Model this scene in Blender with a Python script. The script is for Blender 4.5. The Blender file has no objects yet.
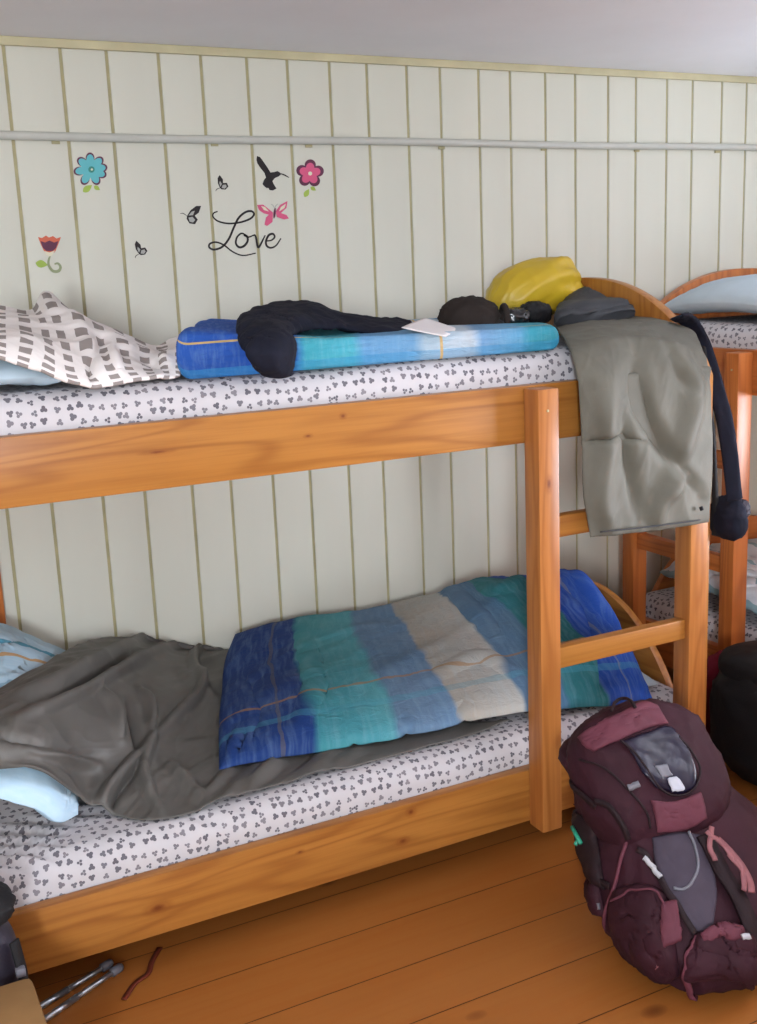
import bpy, bmesh, math, random
import numpy as np
from mathutils import Vector, Matrix
from mathutils.bvhtree import BVHTree

random.seed(7)
S = 1.2                      # plan units -> metres
sc = bpy.context.scene
col = sc.collection

# ------------------------------------------------------------------ camera
CP = np.array([0.0, -2.90285, 1.33621]); YAW, PIT, ROL, FPX = 0.467871, 0.210820, -0.042827, 1110.33
def cam_axes():
    cy, sy = math.cos(YAW), math.sin(YAW)
    f = np.array([sy*math.cos(PIT), cy*math.cos(PIT), -math.sin(PIT)])
    r0 = np.array([cy, -sy, 0.0]); u0 = np.cross(r0, f)
    r = r0*math.cos(ROL) + u0*math.sin(ROL); u = -r0*math.sin(ROL) + u0*math.cos(ROL)
    return r, u, f
CR, CU, CF = cam_axes()
cam = bpy.data.objects.new('camera', bpy.data.cameras.new('camera')); col.objects.link(cam)
cam.data.sensor_fit = 'VERTICAL'; cam.data.sensor_height = 36.0; cam.data.lens = FPX/1024*36.0
cam.data.clip_start = 0.02
cam.matrix_world = Matrix(((CR[0], CU[0], -CF[0], CP[0]*S), (CR[1], CU[1], -CF[1], CP[1]*S), (CR[2], CU[2], -CF[2], CP[2]*S), (0, 0, 0, 1)))
sc.camera = cam

# ------------------------------------------------------------------ light
sc.view_settings.view_transform = 'Standard'; sc.view_settings.look = 'None'
sc.view_settings.gamma = 1.0; sc.view_settings.use_curve_mapping = False
sc.view_settings.exposure = -0.45
w = bpy.data.worlds.new('sky'); sc.world = w; w.use_nodes = True
bgn = w.node_tree.nodes['Background']; bgn.inputs['Color'].default_value = (0.75, 0.85, 1.0, 1); bgn.inputs['Strength'].default_value = 1.0
def area(name, loc, target, sx, sy, power, colr):
    L = bpy.data.lights.new(name, 'AREA'); L.shape = 'RECTANGLE'; L.size = sx*S; L.size_y = sy*S
    L.energy = power; L.color = colr
    o = bpy.data.objects.new(name, L); col.objects.link(o); o.location = Vector(loc)*S
    o.rotation_euler = (Vector(target)-Vector(loc)).to_track_quat('-Z', 'Y').to_euler()
    return o
area('daylight_and_fill', (-.80, -4.34, 1.34), (1.2, 0, 2.6), 0.24, 0.60, 185, (0.90, 0.96, 1.05))
up = area('daylight_and_fill', (3.30, -2.1, .85), (2.15, -1.75, 1.92), 0.8, 0.6, 170, (0.90, 0.95, 1.06))  # added fill lamp, tilted up to brighten the ceiling; no such source known

up.data.spread = math.radians(120)

# ------------------------------------------------------------------ helpers
def P(px, py, axis, val):
    """point of the plane axis=val seen at a pixel of the photograph (plan units)"""
    d = CF + CR*((px-378.5)/FPX) - CU*((py-512.0)/FPX)
    k = 'xyz'.index(axis); t = (val-CP[k])/d[k]
    return CP + t*d
def Y(px, py, v): return P(px, py, 'y', v)
def Z(px, py, v): return P(px, py, 'z', v)

_rng = np.random.RandomState(3); _perm = _rng.permutation(256); _perm = np.concatenate([_perm, _perm, _perm])
_gr = _rng.normal(size=(256, 3)); _gr /= np.linalg.norm(_gr, axis=1)[:, None]
def noise(p):
    p = np.asarray(p, float); i = np.floor(p).astype(int); f = p-i; u = f*f*f*(f*(f*6-15)+10)
    def g(dx, dy, dz):
        h = _perm[(_perm[(_perm[(i[..., 0]+dx) & 255]+i[..., 1]+dy) & 255]+i[..., 2]+dz) & 255]
        return (_gr[h]*(f-np.array([dx, dy, dz]))).sum(-1)
    def l(a, b, t): return a+(b-a)*t
    x00 = l(g(0,0,0), g(1,0,0), u[..., 0]); x10 = l(g(0,1,0), g(1,1,0), u[..., 0])
    x01 = l(g(0,0,1), g(1,0,1), u[..., 0]); x11 = l(g(0,1,1), g(1,1,1), u[..., 0])
    return l(l(x00, x10, u[..., 1]), l(x01, x11, u[..., 1]), u[..., 2])*1.6
def ridge(p, oct=3):
    s = 0; a = 1.0; t = 0
    for k in range(oct):
        s = s+a*(1-np.abs(noise(p*(1.9**k)+k*11.3))*2.2)**2; t += a; a *= .5
    return s/t-.45
def folds(g, amp, freq, seed=0, axis=None, squash=0.3, oct=3):
    """creased-cloth displacement sampled on points g"""
    q = np.array(g, float)
    if axis is not None:
        a = np.array(axis, float); a /= np.linalg.norm(a)
        q = q-np.outer((q.reshape(-1, 3)@a), a).reshape(q.shape)*(1-squash)
    wv = np.stack([noise(q*freq*.5+seed+k*7.7) for k in range(3)], -1)
    return amp*ridge(q*freq+wv*.7+seed*3.1, oct)

def pix(p):
    d = np.asarray(p, float)-CP; z = d@CF; return np.stack([d@CR/z*FPX, -(d@CU)/z*FPX], -1), z
def creases(g, lines):
    """ridges (+) and valleys (-) along traced lines: [(points, width, height)]"""
    d = np.zeros(g.shape[:-1]); gp, gz = pix(g)
    for pts, wd, amp in lines:
        p = pix(cr(np.array(pts, float), 6*len(pts)))[0]; best = np.full(g.shape[:-1], 9.); bt = np.zeros(g.shape[:-1])
        for i in range(len(p)-1):
            a, b = p[i], p[i+1]; e = b-a; t = np.clip(((gp-a)@e)/(e@e+1e-9), 0, 1); q = np.linalg.norm(gp-a-t[..., None]*e, axis=-1)*gz/FPX
            m = q < best; best = np.where(m, q, best); bt = np.where(m, (i+t)/(len(p)-1), bt)
        d += amp*np.exp(-(best/wd)**2)*np.sqrt(np.clip(np.sin(math.pi*np.clip(bt, .03, .97)), 0, 1))
    return d

def cr(ctrl, n):
    """Catmull-Rom along axis 0"""
    c = np.asarray(ctrl, float); m = len(c)
    c = np.concatenate([[2*c[0]-c[1]], c, [2*c[-1]-c[-2]]])
    t = np.linspace(0, m-1, n); i = np.minimum(t.astype(int), m-2); f = (t-i).reshape((-1,)+(1,)*(c.ndim-1))
    p0, p1, p2, p3 = c[i], c[i+1], c[i+2], c[i+3]
    return .5*((2*p1)+(-p0+p2)*f+(2*p0-5*p1+4*p2-p3)*f*f+(-p0+3*p1-3*p2+p3)*f**3)
def net(ctrl, nu, nv):
    g = cr(np.asarray(ctrl, float), nu)
    return np.swapaxes(cr(np.swapaxes(g, 0, 1), nv), 0, 1)
def normals(g):
    du = np.gradient(g, axis=0); dv = np.gradient(g, axis=1)
    n = np.cross(du, dv); return n/(np.linalg.norm(n, axis=-1, keepdims=True)+1e-12)

def root(name, loc, label=None, cat=None, group=None):
    o = bpy.data.objects.new(name, None); o.empty_display_size = .05; o.location = Vector(loc)*S
    col.objects.link(o); tag(o, label, cat, group); return o
def tag(o, label=None, cat=None, group=None, kind=None):
    if label: o['label'] = label
    if cat: o['category'] = cat
    if group: o['group'] = group
    if kind: o['kind'] = kind
    return o
def obj(name, v, f, mat, parent=None, uv=None, smooth=True, sharp=None, fm=None, loc=None):
    v = np.asarray(v, float)*S
    off = Vector((0, 0, 0))
    if parent is not None:
        p = parent
        while p is not None: off = off+p.location; p = p.parent
    own = Vector((0, 0, 0))
    if parent is None:
        own = Vector(loc)*S if loc is not None else Vector(((v[:, 0].min()+v[:, 0].max())/2, (v[:, 1].min()+v[:, 1].max())/2, v[:, 2].min()))
    v = v-np.array(off+own)
    me = bpy.data.meshes.new(name); me.from_pydata(v.tolist(), [], f)
    for m in (mat if isinstance(mat, (list, tuple)) else [mat]): me.materials.append(m)
    if fm is not None: me.polygons.foreach_set('material_index', fm)
    if uv is not None:
        l = me.uv_layers.new(name='UVMap'); uv = np.asarray(uv)
        idx = np.zeros(len(me.loops), int); me.loops.foreach_get('vertex_index', idx)
        l.data.foreach_set('uv', uv[idx].astype(np.float32).ravel())
    bm = bmesh.new(); bm.from_mesh(me); bmesh.ops.recalc_face_normals(bm, faces=bm.faces); bm.to_mesh(me); bm.free()
    if smooth:
        me.shade_smooth()
        if sharp: me.set_sharp_from_angle(angle=math.radians(sharp))
    o = bpy.data.objects.new(name, me); o.location = own
    if parent is not None: o.parent = parent
    col.objects.link(o); return o
class MB:
    """collects shapes into ONE mesh"""
    def __init__(s): s.v = []; s.f = []; s.uv = []; s.n = 0
    def add(s, v, f, uv=None):
        v = np.asarray(v, float).reshape(-1, 3); s.f += [tuple(int(i)+s.n for i in q) for q in f]; s.v.append(v); s.n += len(v)
        s.uv.append(np.zeros((len(v), 2)) if uv is None else np.asarray(uv).reshape(-1, 2)); return s
    def build(s, name, mat, parent=None, **k): return obj(name, np.concatenate(s.v), s.f, mat, parent, uv=np.concatenate(s.uv), **k)
def box_vf(lo, hi, bev=.003, F=None):
    bm = bmesh.new(); bmesh.ops.create_cube(bm, size=1)
    lo = np.array(lo, float); hi = np.array(hi, float)
    for q in bm.verts: q.co = Vector(((q.co.x+.5)*(hi[0]-lo[0])+lo[0], (q.co.y+.5)*(hi[1]-lo[1])+lo[1], (q.co.z+.5)*(hi[2]-lo[2])+lo[2]))
    if bev: bmesh.ops.bevel(bm, geom=list(bm.edges), offset=bev, segments=2, affect='EDGES', profile=.6)
    bm.verts.ensure_lookup_table()
    v = [tuple(q.co) for q in bm.verts]; f = [[q.index for q in p.verts] for p in bm.faces]; bm.free()
    if F: v = [F(*q) for q in v]
    return np.array(v), f
def grid_f(n, m, off=0, wrap=False):
    f = []
    for i in range(n-1):
        for j in range(m-1 if not wrap else m):
            a = i*m+j; b = i*m+(j+1) % m; f.append((off+a, off+b, off+b+m, off+a+m))
    return f
def slab_vf(g, top, bot=None, uvs=None):
    """thick sheet around grid g; top/bot: thickness arrays or numbers"""
    n, m = g.shape[:2]; N = normals(g)
    top = np.broadcast_to(top, (n, m)); bot = np.broadcast_to(top if bot is None else bot, (n, m))
    A = g+N*top[..., None]; B = g-N*bot[..., None]
    f = grid_f(n, m)+[q[::-1] for q in grid_f(n, m, n*m)]
    rim = [(0, j) for j in range(m)]+[(i, m-1) for i in range(1, n)]+[(n-1, j) for j in range(m-2, -1, -1)]+[(i, 0) for i in range(n-2, 0, -1)]
    for k in range(len(rim)):
        a = rim[k][0]*m+rim[k][1]; b = rim[(k+1) % len(rim)]; b = b[0]*m+b[1]; f.append((b, a, a+n*m, b+n*m))
    if uvs is None:
        lu = np.linalg.norm(np.diff(g, axis=1), axis=-1).sum(1).mean()*S; lv = np.linalg.norm(np.diff(g, axis=0), axis=-1).sum(0).mean()*S
        uu, vv = np.meshgrid(np.linspace(0, lu, m), np.linspace(0, lv, n))
    else: uu, vv = np.meshgrid(np.linspace(0, 1, m), np.linspace(0, 1, n))
    uv = np.stack([uu, vv], -1).reshape(-1, 2); uv = np.concatenate([uv, uv])
    return np.concatenate([A.reshape(-1, 3), B.reshape(-1, 3)]), f, uv
def edge_prof(n, m, e=6):
    s = np.abs(np.linspace(-1, 1, m))[None]; t = np.abs(np.linspace(-1, 1, n))[:, None]
    return np.sqrt(np.clip(1-s**e, 0, 1)*np.clip(1-t**e, 0, 1))
def tube_vf(pts, r, seg=8, cap=True, closed=False):
    pts = np.asarray(pts, float); n = len(pts); r = np.broadcast_to(r, (n,))
    T = np.gradient(pts, axis=0); T /= np.linalg.norm(T, axis=1)[:, None]+1e-12
    up = np.array([0, 0, 1.0]) if abs(T[0][2]) < .9 else np.array([0, 1.0, 0]); a = np.cross(T[0], up); a /= np.linalg.norm(a)
    v = []
    for i in range(n):
        a = a-T[i]*(a@T[i]); a /= np.linalg.norm(a); b = np.cross(T[i], a)
        for k in range(seg):
            t = 2*math.pi*k/seg; v.append(pts[i]+r[i]*(a*math.cos(t)+b*math.sin(t)))
    f = grid_f(n, seg, wrap=True)
    if cap: f += [tuple(range(seg))[::-1], tuple(range((n-1)*seg, n*seg))]
    return np.array(v), f
def loft_vf(rings, cap=True):
    rings = np.asarray(rings, float); n, m = rings.shape[:2]
    f = grid_f(n, m, wrap=True)
    v = rings.reshape(-1, 3)
    if cap:
        v = np.concatenate([v, [rings[0].mean(0)], [rings[-1].mean(0)]])
        for j in range(m):
            f.append(((j+1) % m, j, n*m)); f.append(((n-1)*m+j, (n-1)*m+(j+1) % m, n*m+1))
    return v, f
def ribbon_vf(pts, wdt, nrm, thick=.001):
    """flat strap along pts, width wdt, face normal nrm (array or vector)"""
    pts = np.asarray(pts, float); n = len(pts); T = np.gradient(pts, axis=0); T /= np.linalg.norm(T, axis=1)[:, None]+1e-12
    N = np.broadcast_to(np.asarray(nrm, float), (n, 3)); Sd = np.cross(T, N); Sd /= np.linalg.norm(Sd, axis=1)[:, None]+1e-12
    N = np.cross(Sd, T); w_ = np.broadcast_to(wdt, (n,))[:, None]/2
    rings = np.stack([pts-Sd*w_, pts-Sd*w_+N*thick, pts+Sd*w_+N*thick, pts+Sd*w_], 1)
    return loft_vf(rings)

# ------------------------------------------------------------------ materials
def lin(c): return tuple(((x/255)/12.92 if x/255 <= .04045 else ((x/255+.055)/1.055)**2.4) for x in c)+(1,)
class NT:
    def __init__(s, name):
        s.m = bpy.data.materials.new(name); s.m.use_nodes = True; s.t = s.m.node_tree; s.b = s.t.nodes['Principled BSDF']
    def n(s, t, **k):
        q = s.t.nodes.new(t)
        for a, b in k.items():
            if hasattr(q, a): setattr(q, a, b)
            else: s.set(q, a, b)
        return q
    def set(s, q, a, b):
        i = q.inputs[a]
        if isinstance(b, bpy.types.NodeSocket): s.t.links.new(b, i)
        else: i.default_value = b
    def math(s, op, *a, clamp=False):
        q = s.t.nodes.new('ShaderNodeMath'); q.operation = op; q.use_clamp = clamp
        for i, x in enumerate(a):
            if isinstance(x, bpy.types.NodeSocket): s.t.links.new(x, q.inputs[i])
            else: q.inputs[i].default_value = x
        return q.outputs[0]
    def mix(s, f, a, b, mode='MIX'):
        q = s.t.nodes.new('ShaderNodeMix'); q.data_type = 'RGBA'; q.blend_type = mode
        for i, x in ((0, f), (6, a), (7, b)):
            if isinstance(x, bpy.types.NodeSocket): s.t.links.new(x, q.inputs[i])
            else: q.inputs[i].default_value = x
        return q.outputs[2]
    def coords(s, which='Object', scale=(1, 1, 1), loc=(0, 0, 0)):
        tc = s.t.nodes.new('ShaderNodeTexCoord'); mp = s.t.nodes.new('ShaderNodeMapping')
        mp.inputs['Scale'].default_value = scale; mp.inputs['Location'].default_value = loc
        s.t.links.new(tc.outputs[which], mp.inputs[0]); return mp.outputs[0]
    def noise(s, vec, scale, detail=3, rough=.55, dist=0):
        q = s.t.nodes.new('ShaderNodeTexNoise'); s.t.links.new(vec, q.inputs['Vector'])
        q.inputs['Scale'].default_value = scale; q.inputs['Detail'].default_value = detail; q.inputs['Roughness'].default_value = rough; q.inputs['Distortion'].default_value = dist
        return q.outputs['Fac']
    def ramp(s, fac, stops, interp='LINEAR'):
        q = s.t.nodes.new('ShaderNodeValToRGB'); q.color_ramp.interpolation = interp
        while len(q.color_ramp.elements) < len(stops): q.color_ramp.elements.new(.5)
        for e, (p, c) in zip(q.color_ramp.elements, stops): e.position = p; e.color = c
        s.t.links.new(fac, q.inputs[0]); return q.outputs[0]
    def bump(s, h, strength=.3, dist=.002):
        q = s.t.nodes.new('ShaderNodeBump'); q.inputs['Strength'].default_value = strength; q.inputs['Distance'].default_value = dist
        s.t.links.new(h, q.inputs['Height']); s.t.links.new(q.outputs[0], s.b.inputs['Normal'])
    def out(s, color, rough=.6, spec=.5, **k):
        s.set(s.b, 'Base Color', color); s.set(s.b, 'Roughness', rough); s.set(s.b, 'Specular IOR Level', spec)
        for a, b in k.items(): s.set(s.b, a.replace('_', ' '), b)
        return s.m

def plain(name, c, rough=.6, spec=.4, var=.15, vs=12, bump=0, bs=200, **k):
    t = NT(name); co = t.coords(); n = t.noise(co, vs, 4)
    c = lin(c); d = tuple(x*(1-var) for x in c[:3])+(1,); e = tuple(min(1, x*(1+var)) for x in c[:3])+(1,)
    cc = t.ramp(n, [(.3, d), (.7, e)])
    if bump: t.bump(t.noise(co, bs, 2), bump, .002)
    return t.out(cc, rough, spec, **k)
def wood(name, axis, light, mid, dark, knots=True, seed=0., spots=(), rough=.35):
    t = NT(name); k = 'xyz'.index(axis)
    def sc_(al, ac): v = [ac, ac, ac]; v[k] = al; return tuple(v)
    off = (seed*3.1, seed*1.7, seed*2.3)
    c1 = t.coords('Object', sc_(.55, 5.0), off)
    big = t.noise(c1, 1.0, 2, .5, .4)
    rings = t.math('SINE', t.math('MULTIPLY', big, 75.0))
    rings = t.math('POWER', t.math('MULTIPLY_ADD', rings, .5, .5), 3.0)
    fine = t.noise(t.coords('Object', sc_(3.0, 110.0), off), 1.0, 3, .6)
    tone = t.noise(t.coords('Object', sc_(1.0, 6.0), off), 1.3, 3)
    base = t.mix(t.math('MULTIPLY', tone, 1.0), lin(light), lin(mid))
    base = t.mix(t.math('MULTIPLY', rings, .42), base, lin(dark))
    base = t.mix(t.math('MULTIPLY', t.math('SUBTRACT', fine, .42, clamp=True), 1.1), base, lin(dark))
    if knots:
        v = t.n('ShaderNodeTexVoronoi'); v.voronoi_dimensions = '3D'
        t.t.links.new(t.coords('Object', sc_(2.6, 5.6), (off[0]+.3, off[1]+.2, off[2]+.1)), v.inputs['Vector']); v.inputs['Scale'].default_value = 1.0
        kk = t.math('SUBTRACT', 1.0, t.math('MULTIPLY', v.outputs['Distance'], 8.5), clamp=True)
        kk = t.math('POWER', kk, .6)
        kk = t.math('MULTIPLY', kk, 1.4, clamp=True)
        base = t.mix(kk, base, lin((96, 40, 14)))
    for (kx, ky, kz, ra, rc) in spots:
        rad = [rc, rc, rc]; rad[k] = ra; rad[1] = .06
        wob = t.math('MULTIPLY_ADD', t.noise(t.coords('Object', (60, 60, 60)), 1.0, 2), .6, -.3)
        q = t.n('ShaderNodeVectorMath', operation='LENGTH'); t.t.links.new(t.coords('Object', tuple(1/x for x in rad), (-kx/rad[0], -ky/rad[1], -kz/rad[2])), q.inputs[0])
        d_ = t.math('ADD', q.outputs['Value'], wob)
        base = t.mix(t.math('MULTIPLY', t.math('SUBTRACT', 2.6, d_, clamp=True), .35), base, lin(dark))
        base = t.mix(t.math('MULTIPLY', t.math('SUBTRACT', 1.3, d_, clamp=True), .9), base, lin((104, 46, 16)))
    t.bump(fine, .08, .001)
    return t.out(base, rough, .45)

WL, WM, WD = (174, 119, 56), (160, 102, 42), (118, 63, 22)
M = {}
B1 = np.array([1.046, -.485, 0.0])
def kn(px, py, y, ra, rc): q = (Y(px, py, y)-B1)*S; return (q[0], q[1], q[2], ra, rc)
for a in 'xyz': M['pine_'+a] = wood('orange_pine_'+a, a, WL, WM, WD, spots=[] if a != 'x' else [kn(158, 452, -.95, .020, .0030), kn(308, 436, -.95, .006, .0025), kn(343, 416, -.95, .005, .004), kn(158, 908, -.95, .017, .0085), kn(80, 889, -.95, .012, .004),
    kn(403, 841, -.95, .010, .006), kn(411, 812, -.95, .008, .007), kn(612, 632, -.992, .022, .006), kn(300, 852, -.95, .006, .003)])
M['ladder_z'] = wood('ladder_pine', 'z', (184, 123, 65), (168, 104, 49), (128, 68, 24), knots=False, seed=2, spots=[kn(549, 484, -1.005, .012, .006)])
M['red_y'] = wood('reddish_pine_y', 'y', (196, 120, 62), (176, 98, 44), (132, 64, 24), seed=4)
M['red_z'] = wood('reddish_pine_z', 'z', (196, 120, 62), (176, 98, 44), (132, 64, 24), seed=5)
M['red_x'] = wood('reddish_pine_x', 'x', (196, 122, 62), (176, 100, 44), (132, 66, 24), seed=6)

def mat_floor():
    t = NT('varnished_pine_floor'); co = t.coords('Object', (1, 1, 1))
    sp = t.n('ShaderNodeSeparateXYZ'); t.t.links.new(co, sp.inputs[0])
    W_ = .185
    row = t.math('FLOOR', t.math('DIVIDE', t.math('ADD', sp.outputs['Y'], .055), W_))
    fr = t.math('FRACT', t.math('DIVIDE', t.math('ADD', sp.outputs['Y'], .055), W_))
    wn = t.n('ShaderNodeTexWhiteNoise'); wn.noise_dimensions = '1D'; t.t.links.new(row, wn.inputs['W'])
    cb = t.n('ShaderNodeCombineXYZ'); t.t.links.new(t.math('MULTIPLY_ADD', wn.outputs['Value'], 9.0, sp.outputs['X']), cb.inputs[0]); t.t.links.new(sp.outputs['Y'], cb.inputs[1]); t.t.links.new(t.math('MULTIPLY', row, 3.7), cb.inputs[2])
    def mp(sx, sy):
        m = t.n('ShaderNodeMapping'); m.inputs['Scale'].default_value = (sx, sy, 1); t.t.links.new(cb.outputs[0], m.inputs[0]); return m.outputs[0]
    big = t.noise(mp(.5, 5), 1.0, 2, .5, .5); rings = t.math('POWER', t.math('MULTIPLY_ADD', t.math('SINE', t.math('MULTIPLY', big, 60.0)), .5, .5), 3.0)
    fine = t.noise(mp(3, 100), 1.0, 3)
    base = t.mix(t.noise(mp(.8, 3), 1.2, 3), lin((164, 104, 48)), lin((143, 84, 34)))
    base = t.mix(t.math('MULTIPLY', rings, .25), base, lin((150, 84, 28)))
    base = t.mix(t.math('MULTIPLY', t.math('SUBTRACT', fine, .45, clamp=True), .7), base, lin((140, 74, 24)))
    v = t.n('ShaderNodeTexVoronoi'); t.t.links.new(mp(3.2, 5.4), v.inputs['Vector']); v.inputs['Scale'].default_value = 1.0
    kk = t.math('POWER', t.math('SUBTRACT', 1.0, t.math('MULTIPLY', v.outputs['Distance'], 8.0), clamp=True), .7)
    base = t.mix(kk, base, lin((84, 38, 14)))
    gap = t.math('LESS_THAN', t.math('ABSOLUTE', t.math('SUBTRACT', fr, .5)), .492)
    base = t.mix(gap, lin((70, 34, 12)), base)
    t.bump(gap, .4, .002)
    return t.out(base, .42, .45)
M['floor'] = mat_floor()
def mat_board():
    t = NT('cream_painted_boards'); co = t.coords('Object', (6, 6, .9))
    n = t.noise(co, 1.0, 4); n2 = t.noise(t.coords('Object', (1.2, 1.2, 1.2)), 1.0, 2)
    c = t.mix(t.math('MULTIPLY', n, .8), lin((216, 215, 203)), lin((202, 202, 190)))
    c = t.mix(t.math('MULTIPLY', n2, .25), c, lin((196, 192, 170)))
    t.bump(t.noise(t.coords('Object', (60, 60, 3)), 1.0, 2), .08, .001)
    return t.out(c, .5, .35)
M['board'] = mat_board()
M['groove'] = plain('yellowed_groove_paint', (170, 162, 124), .6)
M['trim'] = plain('pale_yellow_trim', (190, 182, 148), .55, vs=5)
M['ceiling'] = plain('grey_white_ceiling', (238, 238, 242), .8, var=.03, vs=2)
M['wallside'] = plain('cream_wall', (214, 212, 200), .7, var=.03)
M['pipe'] = plain('grey_painted_conduit', (190, 190, 182), .35, .5, var=.05)

def mat_clover():
    t = NT('white_sheet_with_grey_clovers'); tc = t.n('ShaderNodeTexCoord')
    v = t.n('ShaderNodeTexVoronoi'); v.voronoi_dimensions = '2D'; v.inputs['Scale'].default_value = 40.0; v.inputs['Randomness'].default_value = .55
    t.t.links.new(tc.outputs['UV'], v.inputs['Vector'])
    sub = t.n('ShaderNodeVectorMath', operation='SUBTRACT'); t.t.links.new(tc.outputs['UV'], sub.inputs[0])
    s2 = t.n('ShaderNodeVectorMath', operation='SCALE'); t.t.links.new(v.outputs['Position'], s2.inputs[0]); s2.inputs['Scale'].default_value = 1.0
    t.t.links.new(s2.outputs[0], sub.inputs[1])
    # random turn of every clover
    sepc = t.n('ShaderNodeSeparateColor'); t.t.links.new(v.outputs['Color'], sepc.inputs[0])
    rot = t.n('ShaderNodeVectorRotate'); rot.rotation_type = 'Z_AXIS'; t.t.links.new(sub.outputs[0], rot.inputs['Vector']); t.t.links.new(t.math('MULTIPLY', sepc.outputs[0], 6.28), rot.inputs['Angle'])
    d = None
    for a in (0, 2.09, 4.19):
        q = t.n('ShaderNodeVectorMath', operation='DISTANCE'); t.t.links.new(rot.outputs[0], q.inputs[0]); q.inputs[1].default_value = (math.cos(a)*.0040, math.sin(a)*.0040, 0)
        d = q.outputs['Value'] if d is None else t.math('MINIMUM', d, q.outputs['Value'])
    m = t.math('LESS_THAN', d, t.math('MULTIPLY_ADD', sepc.outputs[1], .0014, .0031))
    sep = t.n('ShaderNodeSeparateXYZ'); t.t.links.new(v.outputs['Position'], sep.inputs[0])
    base = t.mix(t.noise(t.coords('UV', (1, 1, 1)), 14, 3), lin((200, 197, 199)), lin((184, 181, 185)))
    c = t.mix(t.math('MULTIPLY', m, .9), base, t.mix(sepc.outputs[2], lin((76, 74, 84)), lin((122, 118, 124))))
    t.bump(t.noise(t.coords('UV'), 60, 3), .25, .003)
    return t.out(c, .85, .2)
M['clover'] = mat_clover()
def mat_squares():
    t = NT('white_cloth_with_grey_squares'); tc = t.n('ShaderNodeTexCoord'); sp = t.n('ShaderNodeSeparateXYZ'); t.t.links.new(tc.outputs['UV'], sp.inputs[0])
    cu = t.math('DIVIDE', sp.outputs[0], .052); cv = t.math('DIVIDE', sp.outputs[1], .064)
    fu = t.math('ABSOLUTE', t.math('SUBTRACT', t.math('FRACT', cu), .5)); fv = t.math('ABSOLUTE', t.math('SUBTRACT', t.math('FRACT', cv), .5))
    m = t.math('MULTIPLY', t.math('LESS_THAN', fu, .25), t.math('LESS_THAN', fv, .28))
    hatch = t.math('MULTIPLY_ADD', t.math('SINE', t.math('MULTIPLY', sp.outputs[0], 1500.0)), .0, .85)
    c = t.mix(t.math('MULTIPLY', m, hatch), lin((226, 221, 218)), lin((122, 112, 108)))
    t.bump(t.noise(t.coords('UV'), 80, 2), .2, .002)
    return t.out(c, .85, .2)
M['squares'] = mat_squares()
def mat_duvet(name, stops, ulines, vlines, k=.006, seed=0):
    t = NT(name); tc = t.n('ShaderNodeTexCoord'); sp = t.n('ShaderNodeSeparateXYZ'); t.t.links.new(tc.outputs['UV'], sp.inputs[0])
    U, Vv = sp.outputs[0], sp.outputs[1]
    wob = t.math('MULTIPLY_ADD', t.noise(t.coords('UV', (3, 3, 3), (seed, 0, 0)), 2, 2), .022, -.011)
    Uw = t.math('ADD', U, wob)
    base = t.ramp(Uw, [(p, lin(c)) for p, c in stops])
    # brushed, watery weave
    wv = t.noise(t.coords('UV', (90, 7, 1), (seed, 0, 0)), 1.0, 3); wv2 = t.noise(t.coords('UV', (5, 4, 1), (seed, 2, 0)), 1.4, 4)
    base = t.mix(t.math('MULTIPLY', t.math('SUBTRACT', wv2, .35, clamp=True), 1.0), base, lin((120, 175, 205)), 'SOFT_LIGHT')
    base = t.mix(t.math('MULTIPLY', t.math('SUBTRACT', wv, .45, clamp=True), .45), base, lin((170, 205, 225)), 'MIX')
    # lighter band along the front
    for (v0, wd, c, a) in vlines:
        mk = t.math('LESS_THAN', t.math('ABSOLUTE', t.math('SUBTRACT', t.math('ADD', Vv, t.math('MULTIPLY', wob, .3)), v0)), wd)
        base = t.mix(t.math('MULTIPLY', mk, a), base, lin(c))
    for (u0, wd, c, a) in ulines:
        mk = t.math('LESS_THAN', t.math('ABSOLUTE', t.math('SUBTRACT', U, u0)), wd)
        base = t.mix(t.math('MULTIPLY', mk, a), base, lin(c))
    t.bump(t.noise(t.coords('UV', (26, 30, 1)), 1.0, 5, .65, .6), .75, .010)
    return t.out(base, .8, .25)
BL, TL, ST, BE = (28, 56, 112), (62, 132, 138), (96, 122, 148), (166, 158, 146)
M['duvet_low'] = mat_duvet('blue_striped_duvet_cloth', [(0, BL), (.165, BL), (.178, TL), (.30, (84, 152, 160)), (.315, ST), (.41, (104, 130, 158)), (.42, BE), (.55, (186, 182, 174)), (.562, ST), (.66, (84, 118, 146)), (.672, (52, 120, 126)), (.79, (34, 96, 100)), (.80, (30, 62, 136)), (1, (44, 86, 176))],
    [(.115, .0035, (92, 88, 90), .6), (.885, .0035, (120, 125, 140), .6)], [(.215, .005, (158, 116, 62), .6), (.115, .013, (74, 150, 172), .3)])
M['duvet_up'] = mat_duvet('turquoise_folded_duvet_cloth', [(0, (38, 82, 160)), (.27, (38, 82, 170)), (.30, (62, 154, 168)), (.42, (78, 166, 180)), (.45, (96, 146, 186)), (.58, (112, 156, 192)), (.61, (170, 188, 200)), (.74, (184, 194, 202)), (.77, (112, 150, 186)), (.88, (98, 154, 186)), (.91, (56, 144, 160)), (1, (50, 134, 150))],
    [(.655, .004, (205, 165, 80), .8), (.2, .003, (80, 90, 110), .6)], [(.31, .008, (200, 170, 80), .8), (.06, .05, (50, 140, 190), .45)], seed=5)
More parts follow.
